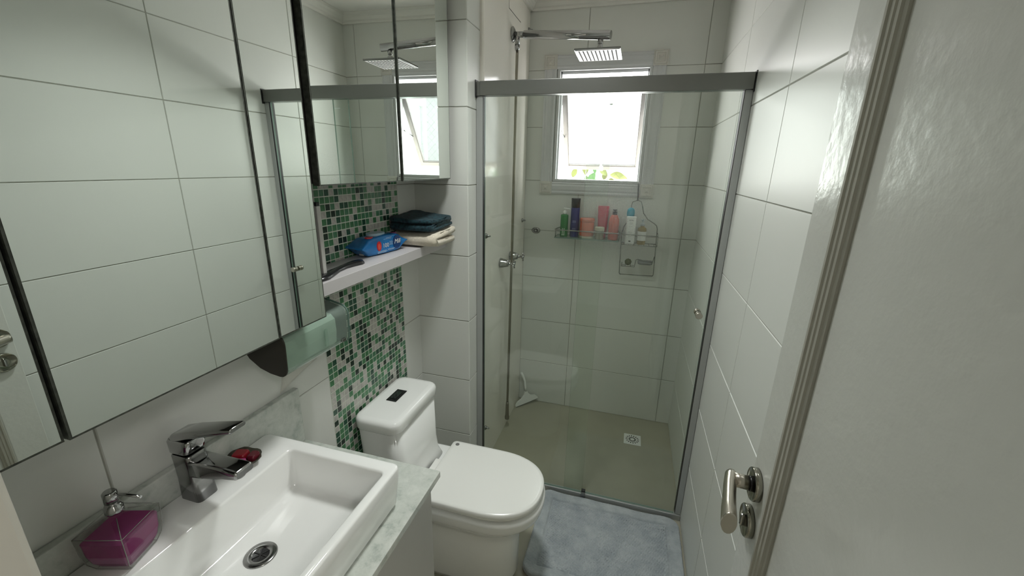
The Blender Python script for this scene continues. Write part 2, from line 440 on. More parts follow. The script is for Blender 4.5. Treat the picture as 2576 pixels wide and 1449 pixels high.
# pillar beside the shower, with the smooth service panel behind the glass
bm = B(); box(bm, -0.2, XP - G, YP + G, -0.001, 0, ZT); wall_pillar = struct('wall_pillar', bm, M['grout'])
lay_tiles(wall_pillar, [XL - 0.0035, XP], ROWZ, lambda u, v, d: (u, YP + G - d, v))
lay_tiles(wall_pillar, [YP, -0.752], ROWZ, lambda u, v, d: (XP - G + d, u, v))
bm = B(); pts = [(XP - 0.01, -0.750), (0.178, -0.750), (0.1825, -0.746), (0.184, -0.738), (0.184, -0.0015), (XP - 0.01, -0.0015)]
prism(bm, pts, lambda u, v, t: (u, v, t), 0.0, ZT); obj('service_panel', bm, M['panel'], wall_pillar)
bm = B(); box(bm, 0.1838, 0.1843, -0.4065, -0.1975, 2.2905, 2.4425); obj('hatch_gap', bm, M['rubber'], wall_pillar)
bm = B(); box(bm, 0.184, 0.1855, -0.404, -0.20, 2.293, 2.44, bev=0.0006); obj('access_hatch', bm, M['panel'], wall_pillar)
# floor, ceiling
bm = B(); box(bm, -0.2, 1.31, -2.53, 0.12, -0.08, 0.0); floor = struct('floor', bm, M['floor'])
bm = B(); box(bm, -0.2, 1.31, -2.53, 0.12, ZT, ZT + 0.08); ceiling = struct('ceiling', bm, M['ceiling'])
# cornices: back, right, shower side
def cornice(name, fn, a, b):
    prof = [(0, 0), (0, -0.052), (0.012, -0.052), (0.016, -0.042), (0.026, -0.037), (0.034, -0.022), (0.048, -0.014), (0.052, 0)]
    bm = B(); prism(bm, prof, fn, a, b); struct(name, bm, M['plaster'])
cornice('trim_1', lambda u, v, t: (t, -0.0005 - u, ZT - 0.0005 + v), 0.185, XR - 0.001)
cornice('trim_2', lambda u, v, t: (XR - 0.0005 - u, t, ZT - 0.0005 + v), -2.378, -0.0015)
cornice('trim_3', lambda u, v, t: (0.1855 + u, t, ZT - 0.0005 + v), -0.738, -0.0015)
cornice('trim_4', lambda u, v, t: (XP + 0.0015 + u, t, ZT - 0.0005 + v), YP, -0.752)
# front wall round the doorway, seen only as the jamb at the lower left
bm = B(); box(bm, -0.2, 0.398, -2.53, -2.38, 0, ZT, bev=0.006); wall_front = struct('wall_front', bm, M['wallpaint'])
bm = B(); box(bm, 0.398, 1.122, -2.53, -2.40, 2.14, ZT); obj('lintel', bm, M['wallpaint'], wall_front)
bm = B(); box(bm, 1.122, 1.31, -2.53, -2.40, 0, ZT); obj('right_jamb', bm, M['wallpaint'], wall_front)
# the hall the photographer stands in
bm = B()
box(bm, -0.9, 2.3, -3.95, -3.85, 0, ZT); box(bm, -1.0, -0.9, -3.95, -2.53, 0, ZT); box(bm, 2.3, 2.4, -3.95, -2.53, 0, ZT)
box(bm, -0.9, -0.2, -2.60, -2.53, 0, ZT); box(bm, 1.31, 2.3, -2.60, -2.53, 0, ZT)
struct('wall_hall', bm, M['plaster'])
bm = B(); box(bm, -1.0, 2.4, -3.95, -2.531, -0.08, 0); struct('floor_hall', bm, M['floor'])
bm = B(); box(bm, -1.0, 2.4, -3.95, -2.531, ZT, ZT + 0.08); struct('ceiling_hall', bm, M['ceiling'])

# ------------------------------------------------------------------ bodies of the added lamps, both out of view
def emis(name, col, s):
    m, nt, b = mat(name); b.inputs['Emission Color'].default_value = (*col, 1); b.inputs['Emission Strength'].default_value = s
    return m
M['lampglow'] = emis('lamp_diffuser', (1, 0.97, 0.9), 1.5)
def unseen_ceiling_lamp(x, y, r, label):
    t = thing('unseen_ceiling_lamp', label, 'lamp', (x, y, ZT))
    bm = B(); lathe(bm, (x, y, ZT - 0.0005), (0, 0, -1), [(r*1.08, 0), (r*1.12, 0.006), (r*1.12, 0.026), (r, 0.03)], 32); obj('base', bm, M['white'], t)
    bm = B(); lathe(bm, (x, y, ZT - 0.0305), (0, 0, -1), [(r*0.98, 0), (r*0.98, 0.008), (r*0.85, 0.012)], 32); obj('diffuser', bm, M['lampglow'], t)
unseen_ceiling_lamp(LAMP_XY[0], LAMP_XY[1], 0.13, 'round white flush lamp on the bathroom ceiling, added out of view')
unseen_ceiling_lamp(1.75, -3.2, 0.2, 'larger round white lamp added out of view on the hall ceiling outside the door')

# ------------------------------------------------------------------ window
bm = B()
x0, x1, z0, z1 = 0.352, 0.860, 1.502, 2.116
fw = 0.016
for r in ((x0, x0+fw, z0, z1), (x1-fw, x1, z0, z1), (x0+fw, x1-fw, z0, z0+fw), (x0+fw, x1-fw, z1-fw, z1)):
    box(bm, r[0], r[1], -0.006, 0.085, r[2], r[3], bev=0.002)
for r in ((x0+fw, x0+fw+0.008, z0+fw, z1-fw), (x1-fw-0.008, x1-fw, z0+fw, z1-fw), (x0+fw, x1-fw, z1-fw-0.014, z1-fw)):
    box(bm, r[0], r[1], 0.02, 0.06, r[2], r[3], bev=0.0015)
window_1 = struct('window_1', bm, M['pvc'])
# moulded casing between four corner blocks
ox0, ox1, oz0, oz1 = 0.276, 0.931, 1.430, 2.181
CW = 0.074
def casing(name, horiz, a, b, c):
    prof = [(0, 0), (0, 0.010), (0.008, 0.013), (0.016, 0.011), (0.026, 0.015), (0.046, 0.015), (0.055, 0.011), (0.062, 0.013), (0.068, 0.008), (0.068, 0)]
    bm = B()
    if horiz: prism(bm, prof, lambda u, v, t: (t, -0.0005 - v, c + u), a, b)
    else: prism(bm, prof, lambda u, v, t: (c + u, -0.0005 - v, t), a, b)
    obj(name, bm, M['pvc'], window_1)
casing('casing', True, ox0 + CW, ox1 - CW, oz1 - 0.071); casing('casing', True, ox0 + CW, ox1 - CW, oz0 + 0.003)
casing('casing', False, oz0 + CW, oz1 - CW, ox0 + 0.003); casing('casing', False, oz0 + CW, oz1 - CW, ox1 - 0.071)
bm = B()
box(bm, 0, CW, -0.018, -0.0005, 0, CW, bev=0.002)
lp = []
for s, d in ((0.031, 0.018), (0.029, 0.022), (0.022, 0.023), (0.019, 0.019), (0.012, 0.019), (0.002, 0.027)):
    lp.append([(CW/2 + sx*s, -d, CW/2 + sz*s) for sx, sz in ((-1,-1),(1,-1),(1,1),(-1,1))])
rings(bm, lp, 0, False, True, False)
blk = mesh('corner_block', bm, M['pvcblock'])
for bx in (ox0, ox1 - CW):
    for bz in (oz0, oz1 - CW): inst('corner_block', blk, window_1, (bx, 0, bz))
# top-hung sash tilted outwards
sash = thing('sash', '', ''); del sash['label']; del sash['category']
sash.parent = window_1; sash.location = (0.608, 0.045, 2.030)
ang = math.radians(30.8); SL = 0.524; hw = 0.237
def sp(x, d, l): return (0.608 + x, 0.045 + math.sin(ang)*l + math.cos(ang)*d, 2.030 - math.cos(ang)*l + math.sin(ang)*d)
def sbox(bm, xa, xb, da, db, la, lb, mi=0):
    n = len(bm.verts); fs = box(bm, xa, xb, da, db, la, lb, mi)
    for v in {v for f in fs for v in f.verts}: v.co = Vector(sp(v.co.x, v.co.y, v.co.z))
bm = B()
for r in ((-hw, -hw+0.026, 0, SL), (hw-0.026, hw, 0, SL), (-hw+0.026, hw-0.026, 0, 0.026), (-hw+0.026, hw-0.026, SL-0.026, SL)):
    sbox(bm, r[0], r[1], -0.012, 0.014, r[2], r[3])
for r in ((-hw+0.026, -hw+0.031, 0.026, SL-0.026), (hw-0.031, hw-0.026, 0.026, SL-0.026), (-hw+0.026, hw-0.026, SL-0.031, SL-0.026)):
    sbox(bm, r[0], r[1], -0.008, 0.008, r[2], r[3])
obj('sash_frame', bm, pbr('darkened_sash_frame', (0.30, 0.275, 0.28), 0.4), sash)  # white sash given a darker base so daylight doesn't burn it out
bm = B(); sbox(bm, -hw+0.031, hw-0.031, 0.0, 0.004, 0.026, SL-0.031); obj('frosted_pane', bm, M['frost'], sash)
bm = B(); sbox(bm, -0.012, 0.012, -0.030, -0.012, SL-0.030, SL-0.004); sbox(bm, -0.007, 0.007, -0.038, -0.026, SL-0.075, SL-0.012); obj('latch', bm, M['white'], sash)
bm = B()
for sx in (-1, 1): tube(bm, [(0.608 + sx*0.2345, 0.05, 1.80), sp(sx*0.232, 0.018, 0.33)], 0.004, 6)
obj('stay_arm', bm, M['chromedull'], sash)

# ------------------------------------------------------------------ outside the window
bm = B(); box(bm, -0.4, 1.6, 0.13, 0.62, 1.02, 1.10, bev=0.004)
o = obj('outer_ledge', bm, M['plaster']); tag(o, 'pale outer ledge below the window holding the leafy plant', 'ledge')
M['leaf'] = pbr('yellow_green_leaf', (0.36, 0.44, 0.10), 0.45, noise_amt=0.3, noise_scale=20)
M['leaf'] = pbr('yellow_green_leaf', (0.155, 0.18, 0.05), 0.5, noise_amt=0.2, noise_scale=20); M['leaf2'] = pbr('fresh_green_leaf', (0.09, 0.20, 0.075), 0.5)
M['stem'] = pbr('brown_stem', (0.16, 0.11, 0.09), 0.7)
plant = thing('leafy_plant', 'yellow green leafy plant outside the window behind the safety net', 'plant', (0.56, 0.5, 1.10))
bm = B(); lathe(bm, (0.56, 0.53, 1.1005), (0, 0, 1), [(0.06, 0), (0.08, 0.15), (0.085, 0.16), (0.077, 0.16), (0.073, 0.145)], 24); obj('pot', bm, pbr('terracotta', (0.42, 0.2, 0.12), 0.8), plant)
def leaf(c, dirv, L, W, m):
    d = Vector(dirv).normalized(); n = Vector((0.25, -1, 0.35)).normalized(); s = d.cross(n).normalized(); n = s.cross(d)
    bm = B(); N = 8; rows = []
    for i in range(N + 1):
        t = i / N; wd = W * math.sin(PI * t ** 0.8) * 0.5
        p = Vector(c) + d * (L * (t - 0.5)) - n * (0.12 * L * (2*t-1)**2)
        rows.append([bm.verts.new(p - s*wd + n*wd*0.3), bm.verts.new(p), bm.verts.new(p + s*wd + n*wd*0.3)])
    for a, b in zip(rows, rows[1:]):
        for k in range(2):
            f = bm.faces.new((a[k], a[k+1], b[k+1], b[k])); f.smooth = True
    obj('leaf', bm, m, plant)
LV = [((0.41,.50,1.555),(0.35,0,1),0.085,0.042,0), ((0.484,.50,1.572),(0.15,0,-1),0.085,0.05,0), ((0.536,.49,1.525),(0.5,0,0.8),0.08,0.05,1),
      ((0.60,.50,1.568),(-0.7,0,0.6),0.09,0.045,0), ((0.715,.50,1.535),(1,0,-0.2),0.13,0.055,0), ((0.668,.50,1.503),(1,0,0.1),0.06,0.035,0),
      ((0.39,.50,1.49),(0.7,0,0.5),0.07,0.03,0), ((0.62,.51,1.54),(0.2,0,1),0.07,0.04,0), ((0.50,.51,1.50),(-0.3,0,1),0.08,0.05,1),
      ((0.565,.48,1.49),(0.9,0,0.3),0.08,0.045,1), ((0.545,.51,1.575),(-0.4,0,1),0.06,0.028,1), ((0.75,.52,1.49),(1,0,0.3),0.06,0.03,0)]
for c, d, L, W_, k in LV: leaf(c, d, L, W_, (M['leaf'], M['leaf2'])[k])
bm = B()
for c, d, L, W_, k in LV:
    e = Vector(c) - Vector(d).normalized() * L * 0.5
    tube(bm, [(0.56, 0.53, 1.245), (0.56 + (e.x-0.56)*0.35, 0.51, 1.38), e], [0.004, 0.003, 0.0015], 5)
obj('stems', bm, M['stem'], plant)
# safety net of thin cord
bm = B(); p = 0.05
nx0, nx1, nz0, nz1, ny = 0.10, 1.10, 1.25, 2.35, 0.40
k = -30
while k < 60:
    for s in (1, -1):
        # line: x = xk + s*(z - nz0)
        xk = nx0 + k * p + (0 if s == 1 else 0)
        za, zb = nz0, nz1
        pa, pb = Vector((xk, ny, za)), Vector((xk + s*(zb-za), ny, zb))
        lo, hi = sorted((pa.x, pb.x))
        if hi > nx0 and lo < nx1:
            def at(x): return Vector((x, ny + s*0.001, nz0 + (x - xk) * s))
            xa, xb = max(lo, nx0), min(hi, nx1)
            if xb - xa > 0.01: tube(bm, [at(xa), at(xb)], 0.0005, 4, 0, False)
    k += 1
for q in ((nx0, nz0, nx1, nz0), (nx0, nz1, nx1, nz1), (nx0, nz0, nx0, nz1), (nx1, nz0, nx1, nz1)):
    tube(bm, [(q[0], ny, q[1]), (q[2], ny, q[3])], 0.003, 6)
o = obj('safety_net', bm, pbr('net_cord', (0.03, 0.03, 0.03), 0.8)); tag(o, 'diamond mesh safety net of thin cord stretched outside the window', 'net')
# unseen outer wall round the window, added dark to shade leaves and sash
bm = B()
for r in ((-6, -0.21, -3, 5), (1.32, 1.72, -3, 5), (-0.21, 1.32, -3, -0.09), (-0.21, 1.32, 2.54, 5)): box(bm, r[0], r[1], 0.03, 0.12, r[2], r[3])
struct('wall_outer', bm, pbr('light_blocking_render', (0.06, 0.06, 0.063), 0.9))
# neighbouring wing of the building, seen in the mirror through the window
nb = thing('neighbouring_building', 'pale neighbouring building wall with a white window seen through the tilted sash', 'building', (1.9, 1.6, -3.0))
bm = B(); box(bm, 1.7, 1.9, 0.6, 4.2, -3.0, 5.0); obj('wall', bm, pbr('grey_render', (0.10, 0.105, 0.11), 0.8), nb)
bm = B()
for r in ((1.25, 1.33, 0.9, 2.35), (2.05, 2.13, 0.9, 2.35), (1.33, 2.05, 0.9, 0.98), (1.33, 2.05, 2.2, 2.35)): box(bm, 1.66, 1.70, r[0], r[1], r[2], r[3], bev=0.004)
wf = obj('window_frame', bm, M['white'], nb)
bm = B(); box(bm, 1.690, 1.696, 1.33, 2.05, 0.98, 2.2); obj('pane', bm, pbr('grey_pane', (0.25, 0.32, 0.30), 0.1), wf)

# ------------------------------------------------------------------ door
door_1 = bpy.data.objects.new('door_1', None); COL.objects.link(door_1); door_1.location = (1.1, -2.44, 0); door_1['kind'] = 'structure'
DX = 1.080
YE, YR0, YR1, YH = -1.822, -1.900, -1.923, -2.395
bm = B(); box(bm, DX, DX + 0.035, YR0, YE, 0.008, 2.10, bev=0.0025); obj('stile', bm, M['doorpaint'], door_1)
bm = B(); box(bm, DX, DX + 0.035, YH - 0.0, -2.32, 0.008, 2.10, bev=0.0025); obj('stile', bm, M['doorpaint'], door_1)
bm = B(); box(bm, DX, DX + 0.035, -2.32, YR0, 1.99, 2.10); obj('rail', bm, M['doorpaint'], door_1)
bm = B(); box(bm, DX, DX + 0.035, -2.32, YR0, 0.008, 0.12); obj('rail', bm, M['doorpaint'], door_1)
bm = B(); box(bm, DX + 0.014, DX + 0.026, -2.325, YR0 + 0.004, 0.115, 1.995); obj('door_panel', bm, M['doorpaint'], door_1)
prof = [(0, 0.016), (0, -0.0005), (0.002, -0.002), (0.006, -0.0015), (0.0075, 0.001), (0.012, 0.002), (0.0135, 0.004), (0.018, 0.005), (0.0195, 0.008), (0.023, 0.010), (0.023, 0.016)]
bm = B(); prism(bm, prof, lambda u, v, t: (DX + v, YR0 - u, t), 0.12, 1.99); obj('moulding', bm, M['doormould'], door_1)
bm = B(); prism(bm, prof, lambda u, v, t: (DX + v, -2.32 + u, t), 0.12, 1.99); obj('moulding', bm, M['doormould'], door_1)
handle = bpy.data.objects.new('door_handle', None); COL.objects.link(handle); handle.parent = door_1
handle.matrix_parent_inverse = world(door_1).inverted(); handle.location = (DX, -1.855, 1.083)
HY, HZ = -1.856, 1.084
bm = B(); lathe(bm, (DX - 0.0003, HY, HZ), (-1, 0, 0), [(0.0275, 0), (0.0275, 0.009), (0.0262, 0.0105), (0.0255, 0.0105), (0.025, 0.0098), (0.013, 0.0098)], 36); obj('rose', bm, M['nickeldark'], handle)
bm = B(); lathe(bm, (DX - 0.010, HY, HZ), (-1, 0, 0), [(0.0125, 0), (0.0125, 0.004)], 24); obj('collar', bm, M['black'], handle)
# lever: neck out from the door, then a flaring grip pointing back towards the hinge
bm = B()
pts = [(DX-0.013, HY, HZ), (DX-0.028, HY, HZ+0.001), (DX-0.038, HY, HZ+0.002)]
tube(bm, pts, [0.0118, 0.0118, 0.0118], 16)
def ell(c, w, h, yax=(1,0,0)):
    return [(c[0] + w*math.cos(2*PI*k/16), c[1], c[2] + h*math.sin(2*PI*k/16)) for k in range(16)]
lp = []
for t, w_, h_, dx, dz in ((-0.002, 0.0092, 0.0112, -0.040, 0.002), (0.003, 0.0105, 0.0122, -0.040, 0.002), (0.025, 0.0102, 0.0122, -0.046, 0.001),
                          (0.052, 0.0102, 0.0138, -0.052, 0.0), (0.080, 0.0108, 0.0165, -0.058, -0.001), (0.105, 0.0115, 0.019, -0.062, -0.003), (0.109, 0.0108, 0.0182, -0.0625, -0.003)):
    lp.append(ell((DX + dx, HY + 0.0095 - t, HZ + dz), w_, h_))
rings(bm, lp)
obj('lever', bm, M['nickel'], handle)
lock = bpy.data.objects.new('lock_rose', None); COL.objects.link(lock); lock.parent = door_1
lock.matrix_parent_inverse = world(door_1).inverted(); lock.location = (DX, HY - 0.003, HZ - 0.072)
bm = B(); lathe(bm, (DX - 0.0003, HY - 0.003, HZ - 0.073), (-1, 0, 0), [(0.0275, 0), (0.0275, 0.009), (0.0262, 0.0105), (0.0255, 0.0105), (0.025, 0.0098), (0.010, 0.0098)], 36); obj('rose', bm, M['nickeldark'], lock)
bm = B(); box(bm, DX - 0.0165, DX - 0.0095, HY - 0.0065, HY + 0.0005, HZ - 0.085, HZ - 0.061, bev=0.003); obj('thumb_turn', bm, M['chrome'], lock)

# ------------------------------------------------------------------ mirrored cabinets
def mirror_door(parent, y0, y1, z0, z1, xc, deg, thick=0.018):
    """door leaf: dark board with a mirror on its face, a thin desilvered border; slightly ajar by deg"""
    a = math.radians(deg); yc = 0.5*(y0+y1); h = 0.5*(y1-y0)
    bm = B(); box(bm, -thick, -0.004, -h, h, z0, z1, 1)
    b = 0.0032
    fs = box(bm, -0.0035, 0.0, -h, h, z0, z1, 1)
    o = [bm.verts.new((0.0004, y, z)) for y, z in ((-h+b, z0+b), (h-b, z0+b), (h-b, z1-b), (-h+b, z1-b))]
    i = [bm.verts.new((0.0, y, z)) for y, z in ((-h+b, z0+b), (h-b, z0+b), (h-b, z1-b), (-h+b, z1-b))]
    f = bm.faces.new(o); f.material_index = 0
    for k in range(4):
        f = bm.faces.new((i[k], i[(k+1)%4], o[(k+1)%4], o[k])); f.material_index = 1
    R = Matrix.Rotation(a, 4, 'Z'); R.translation = Vector((xc, yc, 0))
    bm.transform(R)
    return obj('mirror_door', bm, [M['mirror'], M['edgedark']], parent)
ZB, ZTOP = 1.209, 2.20
mc = thing('mirror_cabinet', 'long wall cabinet with three mirror doors above the wash basin', 'cabinet', (0.0, -2.03, ZB))
bm = B(); box(bm, XL + 0.002, 0.082, -2.374, -1.712, ZB + 0.004, ZTOP, 0); obj('body', bm, M['darkedge'], mc)
mirror_door(mc, -2.374, -2.226, ZB, ZTOP, 0.1105, 1.0)
mirror_door(mc, -2.222, -1.8525, ZB, ZTOP, 0.1105, 0.62)
mirror_door(mc, -1.8485, -1.7035, ZB, ZTOP, 0.1075, -0.9)
tcab = thing('wall_cabinet', 'shallower wall cabinet with two mirror doors above the toilet', 'cabinet', (0.0, -1.3, 1.53))
bm = B(); box(bm, XL + 0.0035, 0.088, -1.676, -0.897, 1.536, ZTOP); obj('body', bm, M['darkedge'], tcab)
mirror_door(tcab, -1.680, -1.3035, 1.532, ZTOP, 0.1085, 0.75)
mirror_door(tcab, -1.2995, -0.924, 1.532, ZTOP, 0.1085, 0.9)

# ------------------------------------------------------------------ shelf and what lies on it
SZ = 1.279
bm = B(); box(bm, XL + 0.002, 0.066, -1.668, YP - 0.001, SZ - 0.037, SZ, bev=0.0012)
tag(obj('wall_shelf', bm, M['greylam']), 'thick white floating shelf on the green mosaic above the toilet', 'shelf')
# slim upright board
bm = B(); box(bm, 0.0, 0.026, -1.602, -1.588, SZ + 0.0005, 1.474, bev=0.002)
t = thing('narrow_box', 'narrow white upright box with a dark cap at the right edge of the large mirror', 'box', (0.013, -1.595, SZ))
obj('body', bm, M['laminate'], t)
bm = B(); box(bm, 0.001, 0.025, -1.601, -1.589, 1.4745, 1.484, bev=0.001); obj('cap', bm, M['black'], t)
# black brush
bm = B()
cl = [((0.030, -1.66), 0.024), ((0.032, -1.615), 0.024), ((0.024, -1.575), 0.018), ((0.016, -1.535), 0.011), ((0.010, -1.495), 0.011), ((0.008, -1.463), 0.017), ((0.010, -1.435), 0.021), ((0.012, -1.42), 0.016), ((0.013, -1.414), 0.006)]
lp = []
for i, ((x, y), h) in enumerate(cl):
    lp.append([(x - h, y, SZ + 0.0008), (x + h, y, SZ + 0.0008), (x + h, y, SZ + 0.005), (x + h*0.6, y, SZ + 0.011), (x - h*0.6, y, SZ + 0.011), (x - h, y, SZ + 0.005)])
rings(bm, lp)
tag(obj('hairbrush', bm, M['black']), 'black plastic hairbrush with a flared handle end lying on the shelf', 'brush')

# wet wipes pack
M['wipeblue'] = pbr('blue_film', (0.012, 0.17, 0.47), 0.16, noise_amt=0.25, noise_scale=18, bump=0.9, bump_scale=45)
M['wipedark'] = pbr('navy_print', (0.008, 0.045, 0.17), 0.25)
M['wipered'] = pbr('red_print', (0.55, 0.02, 0.03), 0.3)
M['wipepink'] = pbr('magenta_print', (0.38, 0.06, 0.22), 0.3)
M['wipelid'] = pbr('pale_blue_lid', (0.38, 0.52, 0.62), 0.3)
ra = math.radians(-8.0)
wp = thing('wet_wipes_pack', 'blue film pack of wet wipes with white lettering on the shelf', 'wipes', (-0.028, -1.255, SZ))
WR = Matrix.Translation((-0.026, -1.256, SZ)) @ Matrix.Rotation(ra, 4, 'Z')
def wpt(x, y, z): return WR @ Vector((x, y, z * 1.1))
bm = B(); lp = []
# cross sections along the pack: (y, half depth, bottom, top)
for y, hx, zb, zt, rr in ((-0.122, 0.040, 0.030, 0.033, 0.0012), (-0.112, 0.038, 0.026, 0.036, 0.004), (-0.093, 0.034, 0.010, 0.047, 0.010), (-0.081, 0.032, 0.002, 0.055, 0.011), (-0.06, 0.032, 0.0008, 0.058, 0.010),
                     (0.0, 0.0325, 0.0008, 0.060, 0.010), (0.06, 0.032, 0.0008, 0.058, 0.010), (0.079, 0.031, 0.002, 0.053, 0.011), (0.089, 0.033, 0.014, 0.044, 0.009), (0.103, 0.037, 0.028, 0.036, 0.003), (0.110, 0.038, 0.031, 0.034, 0.0012)):
    lp.append([wpt(u + 0.0012*math.sin(40*y + 3*v/0.01), y, v + 0.001*math.sin(60*u+30*y) * (1 if v > 0.02 else 0)) for u, v in rrect(-hx, hx, zb, zt, rr, 3)])
rings(bm, lp); obj('film', bm, M['wipeblue'], wp)
bm = B()
prism(bm, [(0.030*math.cos(2*PI*k/24)*0.85, -0.01 + 0.038*math.sin(2*PI*k/24)) for k in range(24)], lambda u, v, t: wpt(u - 0.004, v, t), 0.0590, 0.0665, smooth=False)
obj('lid', bm, M['wipelid'], wp)
def wdisc(name, y, z, ry, rz_, m, x=0.0333, e=0.0006):
    bm = B(); prism(bm, [(y + ry*math.cos(2*PI*k/20), z + rz_*math.sin(2*PI*k/20)) for k in range(20)], lambda u, v, t: wpt(t, u, v), x - 0.003, x + e); return obj(name, bm, m, wp)
wdisc('badge', -0.036, 0.029, 0.0115, 0.0155, M['wipered'])
wdisc('badge', -0.036, 0.028, 0.0065, 0.0095, pbr('orange_print', (0.75, 0.10, 0.06), 0.3), e=0.0009)
wdisc('logo_disc', 0.058, 0.031, 0.021, 0.022, M['wipedark'])
R3 = WR.to_3x3(); RT = R3 @ Vector((0, 1, 0)); UP = Vector((0, 0, 1))
text('lettering', '100', 0.0215, wp, M['white'], wpt(-0.004, 0, 0) + R3 @ Vector((0.0385, -0.003, 0.030)), RT, UP)
text('lettering', 'Mili', 0.0235, wp, M['white'], wpt(0, 0, 0) + R3 @ Vector((0.0345, 0.058, 0.036)), RT, UP, 0.0004, 0.3)
text('lettering', 'x', 0.002, wp, M['white'], wpt(0, 0, 0) + R3 @ Vector((0.0338, -0.036, 0.028)), RT, UP) if False else None
bm = B()
for y0_, y1_, z_ in ((0.0, 0.03, 0.051), (-0.012, 0.028, 0.0475), (0.018, 0.034, 0.037), (0.018, 0.036, 0.0335), (0.018, 0.034, 0.030), (0.018, 0.036, 0.0265), (-0.045, 0.0, 0.012), (-0.045, 0.006, 0.0095), (-0.045, -0.002, 0.007), (0.008, 0.045, 0.0135), (0.008, 0.04, 0.011), (0.05, 0.066, 0.022)):
    n0 = len(bm.verts); fs = box(bm, 0.0325, 0.0337, y0_, y1_, z_ - 0.0006, z_ + 0.0006)
    for v in {v for f in fs for v in f.verts}: v.co = wpt(*v.co)
obj('small_print', bm, pbr('pale_blue_print', (0.35, 0.55, 0.75), 0.4), wp)['kind'] = 'stuff'
bm = B(); prism(bm, [(0.013 + 0.013*math.cos(2*PI*k/18), -0.062 + 0.015*math.sin(2*PI*k/18)) for k in range(18)], lambda u, v, t: wpt(u, v, t), 0.056, 0.0593); obj('badge', bm, M['wipered'], wp)
bm = B(); prism(bm, [(0.012 + 0.012*math.cos(2*PI*k/18), 0.064 + 0.011*math.sin(2*PI*k/18)) for k in range(18)], lambda u, v, t: wpt(u, v, t), 0.056, 0.0588); obj('badge', bm, M['wipepink'], wp)
bm = B(); prism(bm, [(-0.004, 0.006), (0.012, 0.006), (0.012, 0.030), (-0.004, 0.030)], lambda u, v, t: wpt(u, t, v), -0.094, -0.086); obj('sticker', bm, pbr('grey_sticker', (0.45, 0.47, 0.48), 0.5), wp)

# folded towels: a folded ribbon in the y-z plane run along x
def towel(name, layers, x0, x1, m, label, seed, top_sag=0.0, mats=None):
    """layers: polyline of (y, z) centre points with thickness; extruded along x with soft lumps"""
    pts, th = layers
    P2 = [Vector((p[0], p[1], 0)) for p in pts]
    # resample
    R_ = []
    for a, b in zip(P2, P2[1:]):
        n = max(1, int((b - a).length / 0.012))
        for k in range(n): R_.append(a.lerp(b, k / n))
    R_.append(P2[-1])
    for _ in range(2):
        R_ = [R_[0]] + [(R_[i-1] + R_[i]*2 + R_[i+1]) / 4 for i in range(1, len(R_)-1)] + [R_[-1]]
    up, dn = [], []
    for i, p in enumerate(R_):
        d = (R_[min(i+1, len(R_)-1)] - R_[max(i-1, 0)]).normalized(); nrm = Vector((-d.y, d.x, 0))
        k = th/2 * (0.75 if i in (0, len(R_)-1) else 1)
        up.append(p + nrm*k); dn.append(p - nrm*k)
    loop = up + dn[::-1]
    bm = B(); NX = 16; lp = []
    for j in range(NX + 1):
        t = j / NX; x = x0 + (x1 - x0) * t
        edge = 1.0 - 0.12 * max(0, (abs(t - 0.5) - 0.42) / 0.08)
        cy = sum(p.x for p in loop)/len(loop); cz = min(p.y for p in loop)
        row = []
        for p in loop:
            n_ = noise.noise(Vector((x*14 + seed, p.x*14, p.y*20)))
            n2 = noise.noise(Vector((x*45 + seed, p.x*45, p.y*45)))
            dz = (0.006*n_ + 0.002*n2) * min(1, (p.y - cz)/0.02)
            row.append((x + 0.003*n2, cy + (p.x - cy)*edge + 0.004*n_, cz + (p.y - cz) + dz - top_sag*t*(p.y - cz)))
        lp.append(row)
    rings(bm, lp); smooth_all(bm)
    return tag(obj(name, bm, m), label, 'towel')
z = SZ + 0.0130
towel('folded_towel', ([(-0.915, z+0.0), (-1.05, z-0.001), (-1.105, z), (-1.124, z+0.006), (-1.126, z+0.016), (-1.108, z+0.026), (-1.06, z+0.0275), (-0.905, z+0.037)], 0.022), -0.066, 0.120, M['cream'],
      'cream terry towel folded once, lying under the teal towel', 3)
z = SZ + 0.0675
towel('folded_towel', ([(-0.906, z+0.0125), (-1.04, z+0.002), (-1.10, z), (-1.125, z+0.004), (-1.129, z+0.011), (-1.112, z+0.019), (-1.02, z+0.019), (-0.93, z+0.029), (-0.914, z+0.036), (-0.922, z+0.045), (-1.02, z+0.038), (-1.125, z+0.037)], 0.0165), -0.066, 0.108, M['teal'],
      'dark teal spotted towel folded on top of the cream towel', 9, 0.22)

# ------------------------------------------------------------------ paper towel dispenser
M['smoke'] = glassy('green_tinted_cover', (0.86, 0.93, 0.89), 0.10, (0.42, 0.51, 0.46), 0.22)
M['darkcap'] = pbr('dark_brown_end', (0.022, 0.018, 0.012), 0.45)
dp = thing('paper_towel_dispenser', 'green tinted paper towel dispenser on the wall below the mirror', 'dispenser', (XL, -1.68, 1.14))
prof = [(XL + 0.001, 1.150), (-0.050, 1.112), (-0.020, 1.091), (0.010, 1.081), (0.038, 1.077), (0.048, 1.078), (0.055, 1.082), (0.060, 1.089), (0.062, 1.098), (0.0645, 1.160), (0.0635, 1.171), (0.060, 1.180), (0.053, 1.187), (0.044, 1.191), (0.0, 1.201), (-0.04, 1.206), (XL + 0.001, 1.207)]
DY0, DY1 = -1.803, -1.568
bm = B(); prism(bm, [(u, v) for u, v in prof], lambda u, v, t: (u, t, v), DY0, DY0 + 0.004); obj('end_cap', bm, M['darkcap'], dp)
bm = B(); prism(bm, [(-0.01 + (u+0.01)*0.93, 1.145 + (v-1.145)*0.93) for u, v in prof], lambda u, v, t: (u, t, v), DY1 - 0.0045, DY1 - 0.001); obj('end_cap', bm, M['darkcap'], dp)
